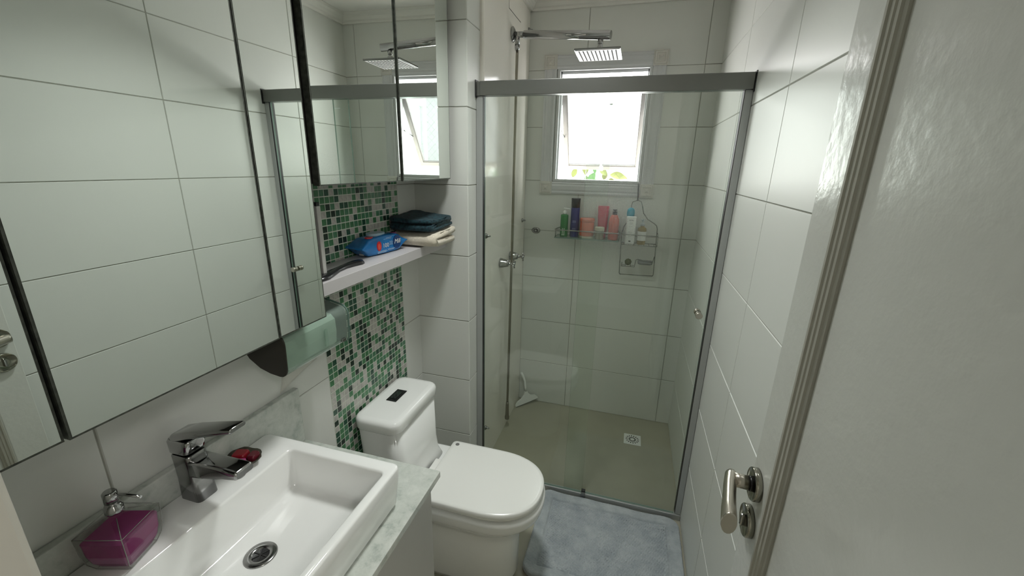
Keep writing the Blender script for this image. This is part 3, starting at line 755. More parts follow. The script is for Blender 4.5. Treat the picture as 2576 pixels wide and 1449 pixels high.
# cover: open-backed shell following the profile
def shell(prof, y0, y1, th, bm):
    c = Vector((-0.01, 1.145, 0)); inn = [(u + (c.x-u)*th/0.07, v + (c.y-v)*th/0.06) for u, v in prof]
    n = len(prof)
    lp = [[(u, y0, v) for u, v in prof] , [(u, y1, v) for u, v in prof], [(u, y1, v) for u, v in inn], [(u, y0, v) for u, v in inn]]
    L = [[bm.verts.new(p) for p in l] for l in lp]
    for a, b in ((0,1),(1,2),(2,3),(3,0)):
        for i in range(n-1): f = bm.faces.new((L[a][i], L[a][i+1], L[b][i+1], L[b][i])); f.smooth = False
bm = B(); shell(prof[:-1], DY0 + 0.0045, DY1, 0.003, bm); cov = obj('cover', bm, M['smoke'], dp)
bm = B()
for sgn, y_ in ((1, -1.672), (1, -1.684)):
    pass
lp = [(-1.668, 1.105), (-1.665, 1.102), (-1.660, 1.102), (-1.657, 1.105), (-1.657, 1.150), (-1.660, 1.153), (-1.665, 1.153), (-1.668, 1.150)]
prism(bm, lp, lambda u, v, t: (t, u, v), 0.0625, 0.0665); obj('sight_slot', bm, M['smoke'], cov)
bm = B(); box(bm, 0.058, 0.066, -1.602, -1.585, 1.088, 1.098, bev=0.0015); obj('catch', bm, M['chromedull'], cov)
bm = B(); tube(bm, [(u, DY1 + 0.001, v) for u, v in prof[3:]], 0.0028, 6); obj('rim', bm, pbr('green_glass_rim', (0.10, 0.17, 0.14), 0.12), cov)
bm = B(); box(bm, XL + 0.0012, XL + 0.006, DY0 + 0.0045, DY1 - 0.001, 1.152, 1.203); obj('back_plate', bm, M['darkcap'], dp)
bm = B(); lp = []
for j in range(13):
    t = j / 12; y = DY0 + 0.006 + (DY1 - 0.052 - DY0) * t
    lp.append([(u, y, v) for u, v in [(-0.068, 1.15), (-0.03, 1.108), (0.02, 1.09), (0.046, 1.086), (0.055, 1.096), (0.0585, 1.13 + 0.001*math.sin(j)), (0.057, 1.165), (0.045, 1.178), (-0.068, 1.19)]])
rings(bm, lp, smooth=False); obj('paper_block', bm, pbr('dispensed_paper', (0.66, 0.69, 0.64), 0.9), dp)
bm = B()
g = []
for i in range(9):
    row = []
    for j in range(7):
        u = i / 8; v = j / 6
        y = -1.775 + 0.20 * u; x = 0.015 - 0.02*v + 0.004*math.sin(5*u + 2*v); zz = 1.078 - v * (0.072 - 0.045*u)
        row.append(bm.verts.new((x, y, zz)))
    g.append(row)
for a, b in zip(g, g[1:]):
    for k in range(6): f = bm.faces.new((a[k], a[k+1], b[k+1], b[k])); f.smooth = True
bmesh.ops.solidify(bm, geom=bm.faces[:], thickness=0.0006)
tag(obj('paper_towel', bm, M['paper']), 'white paper towel sheet hanging out of the dispenser slot', 'paper')

# ------------------------------------------------------------------ vanity, worktop, basin
CZ = 0.773; CX = 0.392; CY0, CY1 = -2.376, -1.659
va = thing('vanity_cabinet', 'white vanity cabinet under the marble counter', 'cabinet', (0.15, -2.02, 0.22))
bm = B(); box(bm, XL + 0.002, 0.352, CY0, -1.678, 0.22, CZ - 0.021, bev=0.001); obj('body', bm, M['laminate'], va)
bm = B(); box(bm, 0.3525, 0.371, -1.968, -1.678, 0.22, CZ - 0.026, bev=0.0012); obj('door', bm, M['laminate'], va)
bm = B(); box(bm, 0.3525, 0.371, CY0, -1.972, 0.22, CZ - 0.026, bev=0.0012); obj('door', bm, M['laminate'], va)
ct = thing('marble_counter', 'pale green grey marble counter with a low backsplash', 'counter', (0.15, -2.02, CZ - 0.02))
bm = B(); box(bm, XL + 0.002, CX, CY0, CY1, CZ - 0.020, CZ, bev=0.0015); obj('slab', bm, M['marble'], ct)
bm = B(); box(bm, XL + 0.002, -0.0565, CY0, CY1 - 0.002, CZ + 0.0003, 0.950, bev=0.0025); obj('backsplash', bm, M['marble'], ct)

RZ = 0.885
bx0, bx1, by0, by1 = -0.0555, 0.350, -2.222, -1.785
ba = thing('wash_basin', 'white rectangular ceramic wash basin on the marble counter', 'basin', (0.15, -2.0, CZ))
bm = B(); lp = []
def rr3(x0, x1, y0, y1, r, z): return [(u, v, z) for u, v in rrect(x0, x1, y0, y1, r, 5)]
e = 0.006
lp.append(rr3(bx0+0.012, bx1-0.014, by0+0.014, by1-0.012, 0.02, CZ + 0.0005))
lp.append(rr3(bx0+0.004, bx1-0.006, by0+0.006, by1-0.006, 0.02, CZ + 0.012))
lp.append(rr3(bx0, bx1, by0, by1, 0.016, RZ - 0.03))
lp.append(rr3(bx0, bx1, by0, by1, 0.016, RZ - e))
lp.append(rr3(bx0+e*0.3, bx1-e*0.3, by0+e*0.3, by1-e*0.3, 0.015, RZ - e*0.3))
lp.append(rr3(bx0+e, bx1-e, by0+e, by1-e, 0.013, RZ))
ix0, ix1, iy0, iy1 = 0.056, 0.327, -2.190, -1.822
lp.append(rr3(ix0-0.005, ix1+0.005, iy0-0.005, iy1+0.005, 0.016, RZ))
lp.append(rr3(ix0-0.0015, ix1+0.0015, iy0-0.0015, iy1+0.0015, 0.014, RZ - 0.0015))
lp.append(rr3(ix0, ix1, iy0, iy1, 0.012, RZ - 0.006))
lp.append(rr3(ix0+0.003, ix1-0.004, iy0+0.004, iy1-0.004, 0.013, 0.795))
lp.append(rr3(ix0+0.006, ix1-0.008, iy0+0.008, iy1-0.007, 0.016, 0.783))
lp.append(rr3(ix0+0.016, ix1-0.018, iy0+0.018, iy1-0.016, 0.016, 0.7775))
dcx, dcy = 0.139, -2.010
lp.append([(dcx + 0.030*math.cos(a), dcy + 0.030*math.sin(a), 0.7755) for a in [(-PI/2 + PI/4*0 + (PI/2)*(k//6) + (PI/2)*(k%6)/6 + 0.0) for k in range(24)]])
rings(bm, lp); obj('bowl', bm, M['ceramic'], ba)
bm = B(); lathe(bm, (dcx, dcy, 0.7758), (0, 0, 1), [(0.0325, 0), (0.0325, 0.001), (0.031, 0.0025), (0.021, 0.0030), (0.0185, 0.0022), (0.0165, 0.0005)], 36, cap0=False, cap1=False)
dr = obj('drain', bm, M['chromedull'], ba)
bm = B(); lathe(bm, (dcx, dcy, 0.7758), (0, 0, 1), [(0.0168, 0.0), (0.0168, 0.0006)], 24); obj('drain_hole', bm, M['black'], dr)
bm = B()
for a in (0, PI/3, 2*PI/3): 
    c, s = math.cos(a)*0.0165, math.sin(a)*0.0165
    tube(bm, [(dcx-c, dcy-s, 0.7770), (dcx+c, dcy+s, 0.7770)], 0.0009, 6)
obj('drain_cross', bm, M['rubber'], dr)

# mixer tap
fc = thing('basin_mixer', 'chrome single lever mixer tap at the back of the basin', 'faucet', (-0.018, -2.0, RZ))
FY = -2.0
bm = B(); lp = []
for z_, xa, xb, hy, r in ((RZ + 0.0003, -0.046, 0.012, 0.0225, 0.010), (0.935, -0.045, 0.006, 0.0215, 0.010), (0.965, -0.046, 0.006, 0.022, 0.010), (0.992, -0.048, 0.004, 0.0225, 0.011), (0.996, -0.046, 0.002, 0.021, 0.010)):
    lp.append([(u, FY + v, z_) for u, v in rrect(xa, xb, -hy, hy, r, 4)])
rings(bm, lp); obj('body', bm, M['chromedull'], fc)
bm = B(); lp = []
for x_, zb, zt, hy, r in ((-0.012, 0.944, 0.986, 0.0215, 0.006), (0.03, 0.950, 0.988, 0.021, 0.006), (0.08, 0.9615, 0.9895, 0.0205, 0.006), (0.122, 0.970, 0.990, 0.0205, 0.006), (0.1275, 0.974, 0.986, 0.019, 0.005)):
    lp.append([(x_, FY + u, v) for u, v in rrect(-hy, hy, zb, zt, r, 4)])
rings(bm, lp); spo = obj('spout', bm, M['chrome'], fc)
bm = B(); lathe(bm, (0.108, FY, 0.9695), (0, 0, -1), [(0.0125, -0.003), (0.0125, 0.004), (0.0105, 0.006)], 20); obj('aerator', bm, M['chromedull'], spo)
bm = B(); lp = []
for z_, xa, xb, hy, r in ((0.9975, -0.046, 0.003, 0.021, 0.010), (1.002, -0.049, 0.005, 0.023, 0.011), (1.026, -0.051, 0.012, 0.023, 0.011), (1.031, -0.048, 0.010, 0.021, 0.010)):
    lp.append([(u, FY + v, z_ + max(0, u+0.02)*0.12) for u, v in rrect(xa, xb, -hy, hy, r, 4)])
rings(bm, lp); lev = obj('lever_base', bm, M['chrome'], fc)
bm = B(); lp = []
for x_, zc_, h_, hy in ((-0.049, 1.020, 0.010, 0.017), (-0.030, 1.036, 0.010, 0.022), (0.01, 1.050, 0.009, 0.0222), (0.07, 1.068, 0.0075, 0.0205), (0.128, 1.084, 0.006, 0.018), (0.131, 1.085, 0.004, 0.017)):
    lp.append([(x_, FY + u, zc_ + v) for u, v in rrect(-hy, hy, -h_, h_, min(h_*0.8, 0.006), 3)])
rings(bm, lp); obj('lever', bm, M['chrome'], fc)

# soap dispenser: faceted glass bottle with pink liquid and chrome pump
M['clearglass'] = glassy('bottle_glass', (0.86, 0.88, 0.86), 0.03)
M['pinksoap'] = glassy('pink_liquid_soap', (0.90, 0.52, 0.74), 0.1, (0.58, 0.21, 0.44), 0.55, gloss=0.4)
M['pinksoap_refracted'] = glassy('refracted_liquid_soap', (0.80, 0.30, 0.55), 0.1, (0.44, 0.09, 0.28), 0.6, gloss=0.4)  # same pink liquid; its dark refraction band is put into the colour
sd = thing('soap_dispenser', 'faceted glass soap dispenser of pink liquid at the left end of the basin', 'soap dispenser', (-0.006, -2.150, RZ))
SCX, SCY, SA = 0.0015, -2.150, math.radians(18)
def sq(h, z_, r=0.006, k=2):
    out = []
    for u, v in rrect(-h, h, -h, h, r, k):
        out.append((SCX + u*math.cos(SA) - v*math.sin(SA), SCY + u*math.sin(SA) + v*math.cos(SA), z_))
    return out
z0_ = RZ + 0.0006
bm = B(); rings(bm, [sq(0.031, z0_), sq(0.0375, z0_+0.016), sq(0.0405, z0_+0.034), sq(0.0425, z0_+0.074), sq(0.0415, z0_+0.078), sq(0.013, z0_+0.0945, 0.012), sq(0.0125, z0_+0.098, 0.012)], smooth=False); obj('bottle', bm, M['clearglass'], sd)
bm = B(); rings(bm, [sq(0.027, z0_+0.004), sq(0.0335, z0_+0.017), sq(0.0366, z0_+0.0335)], smooth=False); obj('liquid', bm, M['pinksoap'], sd)
bm = B(); rings(bm, [sq(0.0366, z0_+0.0338), sq(0.0382, z0_+0.062), sq(0.0382, z0_+0.0625)], smooth=False); obj('liquid', bm, M['pinksoap_refracted'], sd)
bm = B()
def sqc(h, z_): return [(SCX + u*math.cos(SA) - v*math.sin(SA), SCY + u*math.sin(SA) + v*math.cos(SA), z_) for u, v in ((-h,-h),(h,-h),(h,h),(-h,h))]
for c0, c1 in ((sqc(0.0410, z0_+0.0775), None), (sqc(0.0292, z0_+0.0012), None)):
    for k in range(4): tube(bm, [c0[k], c0[(k+1) % 4]], 0.0007, 6)
for k in range(4):
    tube(bm, [sqc(0.0292, z0_+0.0012)[k], sqc(0.0356, z0_+0.016)[k], sqc(0.0386, z0_+0.034)[k], sqc(0.0410, z0_+0.0775)[k], sqc(0.0115, z0_+0.0945)[k]], 0.0007, 6)
obj('glass_edge', bm, pbr('dark_glass_edge', (0.25, 0.25, 0.23), 0.1, metal=0.3), sd)
bm = B()
lathe(bm, (SCX, SCY, z0_+0.0985), (0, 0, 1), [(0.0125, 0), (0.0135, 0.002), (0.0135, 0.012), (0.0115, 0.0135), (0.0115, 0.016), (0.007, 0.017), (0.007, 0.021), (0.0105, 0.022), (0.0105, 0.041), (0.0085, 0.0435)], 24)
tube(bm, [(SCX, SCY, z0_+0.1365), (SCX+0.03, SCY+0.006, z0_+0.139), (SCX+0.058, SCY+0.012, z0_+0.136)], 0.0026, 8)
obj('pump', bm, M['chrome'], sd)
# soap dish and its contents behind the tap
ds = thing('soap_dish', 'small dark rimmed glass leaf dish behind the tap', 'dish', (-0.010, -1.892, RZ))
bm = B(); N = 28
def dl(s, z_, wob=1.0):
    return [(-0.010 + 0.043*s*math.cos(a)*(1 + 0.05*wob*math.sin(7*a)), -1.892 + 0.030*s*math.sin(a)*(1 + 0.06*wob*math.cos(6*a)), z_ + 0.0015*wob*math.sin(6*a)) for a in [2*PI*k/N for k in range(N)]]
rings(bm, [dl(0.5, RZ+0.0006, 0), dl(0.8, RZ+0.008), dl(1.0, RZ+0.018), dl(0.95, RZ+0.0185), dl(0.74, RZ+0.010), dl(0.45, RZ+0.0045, 0)]); obj('bowl', bm, glassy('smoked_dish_glass', (0.45, 0.42, 0.36), 0.05, (0.10, 0.09, 0.07), 0.35), ds)
M['redsoap'] = pbr('red_soap', (0.30, 0.008, 0.02), 0.25); M['darkred'] = pbr('dark_red_wrapper', (0.10, 0.005, 0.015), 0.15); M['pinkpiece'] = pbr('pink_soap', (0.42, 0.05, 0.20), 0.4)
def lump(name, c, sx, sy, sz, rz, m, label):
    bm = B(); lp = []
    for h, k in ((-1, 0.8), (-0.8, 0.95), (0, 1.0), (0.75, 0.93), (1, 0.75)):
        lp.append([(c[0] + (u*math.cos(rz) - v*math.sin(rz)), c[1] + (u*math.sin(rz) + v*math.cos(rz)), c[2] + sz*h + 0.25*u*0) for u, v in rrect(-sx*k, sx*k, -sy*k, sy*k, min(sx, sy)*0.5*k, 4)])
    rings(bm, lp); return tag(obj(name, bm, m), label, 'soap')
lump('red_soap', (-0.022, -1.892, RZ + 0.0165), 0.017, 0.014, 0.0085, 0.3, M['redsoap'], 'bright red bar of soap in the glass dish')
lump('wrapped_soap', (0.012, -1.887, RZ + 0.0175), 0.010, 0.013, 0.0085, 0.2, M['darkred'], 'dark red shiny wrapped soap at the right end of the glass dish')
lump('pink_soap', (0.002, -1.911, RZ + 0.0175), 0.010, 0.004, 0.007, 0.5, M['pinkpiece'], 'small pink piece of soap at the front of the glass dish')

# ------------------------------------------------------------------ toilet
TY = -1.270
to = thing('toilet', 'white ceramic toilet with its lid closed in front of the green mosaic', 'toilet', (0.25, TY, 0))
def dshape(x0, xt, hw, z_, ell_len=0.22, r=0.02, n=56, pw=2.2, off=0.0):
    """D outline in plan: square back at x0, rounded front tip at xt"""
    xs = xt - ell_len; out = []
    nf = 28
    for k in range(nf + 1):
        a = -PI/2 + PI*k/nf
        c, s = math.cos(a), math.sin(a)
        out.append((xs + ell_len*abs(c)**(2/pw), TY + off + hw*math.copysign(abs(s)**(2/pw), s), z_))
    for k in range(5): out.append((xs + (x0 + r - xs)*(k+1)/5, TY + off + hw, z_))
    for k in range(1, 5): a = PI/2 + (PI/2)*k/4; out.append((x0 + r + r*math.cos(a), TY + off + hw - r + r*math.sin(a), z_))
    for k in range(1, 5): out.append((x0, TY + off + (hw - r)*(1 - 2*k/5), z_))
    for k in range(0, 5): a = PI + (PI/2)*k/4; out.append((x0 + r + r*math.cos(a), TY + off - hw + r + r*math.sin(a), z_))
    for k in range(4): out.append((x0 + r + (xs - x0 - r)*(k+1)/5, TY + off - hw, z_))
    return out
bm = B()
rings(bm, [dshape(-0.06, 0.520, 0.108, 0.0005, 0.16), dshape(-0.06, 0.525, 0.112, 0.02, 0.16), dshape(-0.06, 0.528, 0.115, 0.20, 0.17), dshape(-0.06, 0.532, 0.118, 0.255, 0.17),
           dshape(-0.06, 0.555, 0.130, 0.285, 0.18), dshape(-0.06, 0.597, 0.155, 0.312, 0.20), dshape(-0.06, 0.615, 0.171, 0.340, 0.205, pw=2.25), dshape(-0.06, 0.621, 0.177, 0.372, 0.215, pw=2.3), dshape(-0.06, 0.618, 0.175, 0.388, 0.215, pw=2.3), dshape(-0.055, 0.604, 0.163, 0.394, 0.21, pw=2.3)])
obj('bowl', bm, M['ceramic'], to)
bm = B()
def tk(x0, x1, y0, y1, r, z_): return [(u, v, z_) for u, v in rrect(x0, x1, y0, y1, r, 7)]
rings(bm, [tk(-0.066, 0.150, -1.405, -1.135, 0.03, 0.3945), tk(-0.066, 0.130, -1.409, -1.131, 0.034, 0.42), tk(-0.066, 0.121, -1.413, -1.127, 0.036, 0.48), tk(-0.066, 0.108, -1.428, -1.112, 0.036, 0.655)])
obj('tank', bm, M['ceramic'], to)
bm = B()
rings(bm, [tk(-0.068, 0.110, -1.431, -1.109, 0.036, 0.6557), tk(-0.070, 0.1145, -1.4365, -1.1035, 0.040, 0.662), tk(-0.070, 0.116, -1.438, -1.102, 0.040, 0.690), tk(-0.069, 0.113, -1.435, -1.105, 0.038, 0.699), tk(-0.064, 0.105, -1.427, -1.113, 0.034, 0.7045), tk(-0.05, 0.09, -1.412, -1.128, 0.028, 0.7065)])
obj('tank_lid', bm, M['ceramic'], to)
bm = B(); box(bm, -0.012, 0.031, -1.302, -1.218, 0.7067, 0.7095, bev=0.001); fp = obj('flush_plate', bm, M['black'], to)
bm = B(); box(bm, -0.004, 0.020, -1.288, -1.236, 0.7097, 0.7120, bev=0.001); obj('flush_button', bm, pbr('smoked_button', (0.10, 0.11, 0.11), 0.08, metal=0.8), fp)
bm = B()
rings(bm, [dshape(0.200, 0.588, 0.144, 0.3943, 0.235), dshape(0.200, 0.590, 0.146, 0.398, 0.235), dshape(0.200, 0.590, 0.146, 0.4028, 0.235)]); obj('seat', bm, M['seatplastic'], to)
bm = B()
LO = -0.004
rings(bm, [dshape(0.186, 0.606, 0.163, 0.4030, 0.215, 0.014, pw=2.35, off=LO), dshape(0.181, 0.613, 0.170, 0.4035, 0.215, 0.016, pw=2.35, off=LO), dshape(0.181, 0.614, 0.171, 0.4060, 0.215, 0.016, pw=2.35, off=LO), dshape(0.181, 0.614, 0.171, 0.4265, 0.215, 0.016, pw=2.35, off=LO), dshape(0.184, 0.611, 0.168, 0.4300, 0.215, 0.016, pw=2.35, off=LO), dshape(0.20, 0.600, 0.158, 0.4310, 0.21, 0.014, pw=2.35, off=LO)])
obj('lid', bm, M['seatplastic'], to)
bm = B(); 
box(bm, 0.150, 0.186, TY - 0.05, TY + 0.05, 0.3945, 0.418, bev=0.003); obj('hinge', bm, M['seatplastic'], to)
for s in (1, -1):
    bm = B(); lathe(bm, (0.207, TY + s*0.142, 0.4308), (0, 0, 1), [(0.0085, 0), (0.0085, 0.0012), (0.0075, 0.0018)], 20); obj('hinge_cap', bm, pbr('grey_cap', (0.16, 0.16, 0.155), 0.4), to)

# ------------------------------------------------------------------ bath mat
mt_ = thing('bath_mat', 'blue grey cotton bath mat with a wide hem on the floor at the shower door', 'mat', (0.85, -1.03, 0))
mx0, mx1, my0, my1 = 0.543, 1.181, -1.285, -0.8125
def mat_z(x, y):
    n1 = noise.noise(Vector((x*7, y*7, 1.3))); n2 = noise.noise(Vector((x*19, y*19, 5.1)))
    dx = min(x - mx0, mx1 - x); dy = min(y - my0, my1 - y); d = min(dx, dy)
    zz = 0.0135 + 0.0035*n1 + 0.0012*n2
    hem = 0.055
    zz -= 0.007 * math.exp(-((d - hem)/0.0045)**2)       # stitched line inside the hem
    zz += 0.004 * (d < hem) * min(1, (hem - d)/0.012 if d < hem else 0)
    if d > hem + 0.006:
        a1 = (x*0.97 + y*0.24); a2 = (y*0.97 - x*0.24)
        zz += 0.0034 * math.sin(2*PI*a1/0.0135) * math.sin(2*PI*a2/0.0135) + 0.0008*noise.noise(Vector((x*90, y*90, 3)))
    else: zz += 0.0009*noise.noise(Vector((x*140, y*140, 3)))
    if y > my1 - 0.13: zz += 0.005*max(0, math.sin(x*34 + 6*y))*math.exp(-((my1 - 0.05 - y)/0.05)**2)
    c = math.hypot(max(0, mx0 + 0.10 - x), max(0, my0 + 0.10 - y)); zz += 0.016 * min(1, c/0.12)**2
    return zz
NXm, NYm = 300, 226
bm = B(); T = []; 
r = 0.045
def corner(x, y):
    # round the plan corners
    for cx, cy in ((mx0+r, my0+r), (mx1-r, my0+r), (mx0+r, my1-r), (mx1-r, my1-r)):
        if (x - cx)*(1 if cx > 0.8 else -1) > 0 and (y - cy)*(1 if cy > -1.0 else -1) > 0:
            dx, dy = abs(x-cx)/r, abs(y-cy)/r; m_ = max(dx, dy); h = math.hypot(dx, dy)
            if h > 1e-6: return cx + (x-cx)*m_/h, cy + (y-cy)*m_/h
    return x, y
for i in range(NXm+1):
    row = []
    for j in range(NYm+1):
        x = mx0 + (mx1-mx0)*i/NXm; y = my0 + (my1-my0)*j/NYm
        zz = mat_z(x, y)
        d = min(x - mx0, mx1 - x, y - my0, my1 - y)
        if d < 0.008: zz -= 0.007*(1 - d/0.008)**2
        x2, y2 = corner(x, y)
        x2 += 0.004*noise.noise(Vector((y*6, 2, 3))) * (1 if x < 1.1 else 0); y2 += 0.006*noise.noise(Vector((x*5, 7, 1))) * (1 if y < -0.9 else 0)
        row.append(bm.verts.new((x2, y2, zz)))
    T.append(row)
for i in range(NXm):
    for j in range(NYm):
        f = bm.faces.new((T[i][j], T[i+1][j], T[i+1][j+1], T[i][j+1])); f.smooth = True
        x = mx0 + (mx1-mx0)*(i+.5)/NXm; y = my0 + (my1-my0)*(j+.5)/NYm
        f.material_index = 0 if min(x - mx0, mx1 - x, y - my0, my1 - y) > 0.055 else 1
edge = [T[i][0] for i in range(NXm)] + [T[NXm][j] for j in range(NYm)] + [T[i][NYm] for i in range(NXm, 0, -1)] + [T[0][j] for j in range(NYm, 0, -1)]
low = [bm.verts.new((v.co.x, v.co.y, 0.0006 + max(0, v.co.z - 0.018)*0.9)) for v in edge]
for k in range(len(edge)):
    q = (k+1) % len(edge)
    f = bm.faces.new((edge[k], edge[q], low[q], low[k])); f.material_index = 1; f.smooth = True
bm.faces.new(low[::-1]).material_index = 1
obj('terry_cloth', bm, [M['matweave'], M['mathem']], mt_)

# ------------------------------------------------------------------ shower screen
YG = -0.785
ss = thing('shower_screen', 'sliding glass shower screen in an aluminium frame across the room', 'shower screen', (0.68, YG, 0))
bm = B(); box(bm, 0.1885, XR - 0.003, YG - 0.024, YG + 0.020, 1.858, 1.912, bev=0.002); obj('header_rail', bm, M['alu'], ss)
for xa in (0.1715, XR - 0.0028):
    bm = B(); box(bm, xa, xa + (0.0025 if xa > 1 else 0.003), YG - 0.029, YG + 0.022, 1.850, 1.916); obj('end_plate', bm, M['aludark'], ss)
bm = B(); box(bm, 0.1745, 0.1885, YG - 0.0225, YG + 0.018, 1.8575, 1.9095); obj('end_bracket', bm, M['alu'], ss)
def profile(xa, xb, s):
    bm = B(); box(bm, xa, xb, YG - 0.016, YG + 0.016, 0.036, 1.857, bev=0.001); p_ = obj('wall_profile', bm, M['alulight'], ss)
    bm = B(); xg = xb if s > 0 else xa - 0.0016; box(bm, xg, xg + 0.0016, YG - 0.014, YG + 0.014, 0.036, 1.856); obj('gasket', bm, M['aludark'], p_)
profile(0.1715, 0.200, 1); profile(XR - 0.026, XR - 0.0015, -1)
bm = B(); box(bm, 0.1865, XR - 0.0015, YG - 0.012, YG + 0.020, 0.0005, 0.014, bev=0.001); box(bm, 0.1865, XR - 0.0015, YG - 0.0185, YG - 0.0125, 0.0005, 0.030, bev=0.001); obj('bottom_track', bm, M['alulight'], ss)
def pane(x0_, x1_, yc, z0_, z1_, m, t_=0.008):
    bm = B(); fs = box(bm, x0_, x1_, yc - t_/2, yc + t_/2, z0_, z1_)
    bm.normal_update()
    for f in fs:
        if abs(f.normal.y) < 0.5: f.material_index = 1
    return obj('glass_panel', bm, [m, M['glassedge']], ss)
fixed = pane(0.2020, 0.727, YG + 0.009, 0.0145, 1.8575, M['glass'])
slide = pane(0.636, 1.158, YG - 0.007, 0.031, 1.8575, M['glassspot'])
bm = B(); box(bm, 0.724, 0.745, YG - 0.0262, YG - 0.019, 0.0005, 0.044, bev=0.001); obj('floor_guide', bm, M['chromedull'], ss)
bm = B(); box(bm, 0.725, 0.744, YG - 0.0258, YG - 0.0125, 0.0442, 0.056, bev=0.001); obj('floor_guide_cap', bm, M['aludark'], ss)
bm = B()
kx, kz = 1.128, 1.028
for s in (-1, 1): lathe(bm, (kx, YG - 0.007 + s*0.0042, kz), (0, s, 0), [(0.013, 0), (0.013, 0.008), (0.011, 0.010), (0.011, 0.014), (0.0135, 0.016), (0.0135, 0.026), (0.012, 0.028)], 24)
obj('pull_knob', bm, M['nickel'], slide)
M['etch'] = M['ghost']
bm = B(); 
for k_ in range(5): box(bm, 0.690 + k_*0.0035, 0.6925 + k_*0.0035, YG + 0.0043, YG + 0.0048, 1.8195, 1.8225)
prism(bm, [(0.713 + 0.0065*math.cos(2*PI*k/14), 1.821 + 0.003*math.sin(2*PI*k/14)) for k in range(14)], lambda u, v, t: (u, t, v), YG + 0.0043, YG + 0.0048)
obj('etched_mark', bm, M['etch'], fixed)

# ------------------------------------------------------------------ shower fittings
sh = thing('wall_shower', 'chrome wall shower arm with a square rain head and metal hose', 'shower', (0.184, -0.335, 2.195))
A0 = Vector((0.1843, -0.343, 2.199)); A1 = Vector((0.663, -0.447, 2.144)); AD = (A1 - A0).normalized()
bm = B(); lathe(bm, A0, (1, 0, 0), [(0.034, 0), (0.034, 0.006), (0.024, 0.012), (0.016, 0.014)], 28); obj('wall_flange', bm, M['chromedull'], sh)
bm = B(); cyl(bm, A0 + AD*0.008, A0 + AD*0.068, 0.0135, n=20); 
T0 = A0 + AD*0.028
cyl(bm, T0 + Vector((0, 0, 0.004)), T0 + Vector((0, 0, -0.045)), 0.012, n=16); cyl(bm, T0 + Vector((0, 0, -0.045)), T0 + Vector((0, 0, -0.068)), 0.0135, 0.011, n=16)
cyl(bm, A0 + AD*0.225 + Vector((0, 0, 0.014)), A0 + AD*0.225 + Vector((0, 0, 0.030)), 0.004, n=8) if False else None
obj('diverter', bm, M['chrome'], sh)
bm = B(); cyl(bm, A0 + AD*0.066, A1, 0.0185, n=24); arm = obj('arm', bm, M['chrome'], sh)
bm = B(); HS = A1 - AD*0.045
lathe(bm, HS + Vector((0, 0, -0.016)), (0, 0, -1), [(0.012, 0), (0.012, 0.02), (0.009, 0.022), (0.013, 0.032), (0.013, 0.048), (0.009, 0.056)], 20); obj('swivel', bm, M['chrome'], arm)
hc = Vector((0.617, -0.437, HS.z - 0.016 - 0.060)); hs = 0.098
bm = B(); box(bm, hc.x - hs, hc.x + hs, hc.y - hs, hc.y + hs, hc.z - 0.004, hc.z + 0.0045, bev=0.0015); hd = obj('rain_head', bm, M['chrome'], sh)
bm = B(); box(bm, hc.x - hs + 0.004, hc.x + hs - 0.004, hc.y - hs + 0.004, hc.y + hs - 0.004, hc.z - 0.0052, hc.z - 0.0042); obj('spray_plate', bm, pbr('limed_spray_plate', (0.62, 0.62, 0.61), 0.5, metal=0.0, noise_amt=0.15, noise_scale=30), hd)
bm = B()
for i in range(10):
    for j in range(14):
        x = hc.x - 0.078 + i*0.0173; y = hc.y - 0.080 + j*0.0123
        lathe(bm, (x, y, hc.z - 0.0052), (0, 0, -1), [(0.0032, 0), (0.0022, 0.0022)], 6, 0, False, True)
obj('nozzles', bm, M['rubber'], hd)['kind'] = 'stuff'
bm = B(); P0 = T0 + Vector((0, 0, -0.066)); hp = []
for k in range(60):
    t = k / 59; hp.append((P0.x + 0.002*math.sin(3*t) - 0.004*t, P0.y - 0.027*t, P0.z + (0.19 - P0.z)*t))
tube(bm, hp, [0.0068 + 0.0004*(k % 2) for k in range(60)], 10); obj('hose', bm, M['hose'], sh)
bm = B(); e_ = Vector(hp[-1]); lathe(bm, e_ + Vector((0, 0, 0.004)), (0, 0, -1), [(0.008, 0), (0.010, 0.02), (0.0115, 0.07), (0.0115, 0.095), (0.0145, 0.100), (0.0145, 0.118), (0.011, 0.122)], 16); obj('hand_spray', bm, M['hose'], sh)

def valve(y, z_, label, a):
    t = thing('shower_valve', label, 'tap', (0.184, y, z_), 'cross handle shower taps' if False else None)
    bm = B(); lathe(bm, (0.1843, y, z_), (1, 0, 0), [(0.027, 0), (0.027, 0.004), (0.025, 0.012), (0.018, 0.040), (0.016, 0.046), (0.008, 0.048), (0.006, 0.050), (0.006, 0.070), (0.009, 0.072), (0.009, 0.080), (0.006, 0.083)], 24); obj('escutcheon', bm, M['chrome'], t)
    bm = B()
    for k in range(2):
        an = a + k*PI/2; c, s = math.cos(an)*0.023, math.sin(an)*0.023
        tube(bm, [(0.2605, y - c, z_ - s), (0.2605, y - c*0.5, z_ - s*0.5), (0.2605, y, z_), (0.2605, y + c*0.5, z_ + s*0.5), (0.2605, y + c, z_ + s)], [0.0052, 0.004, 0.005, 0.004, 0.0052], 8)
    obj('cross_handle', bm, M['chrome'], t)
valve(-0.488, 1.093, 'chrome cross handle shower tap nearer the glass screen', 0.3)
valve(-0.304, 1.095, 'chrome cross handle shower tap behind the hose, nearer the back wall', 0.1)
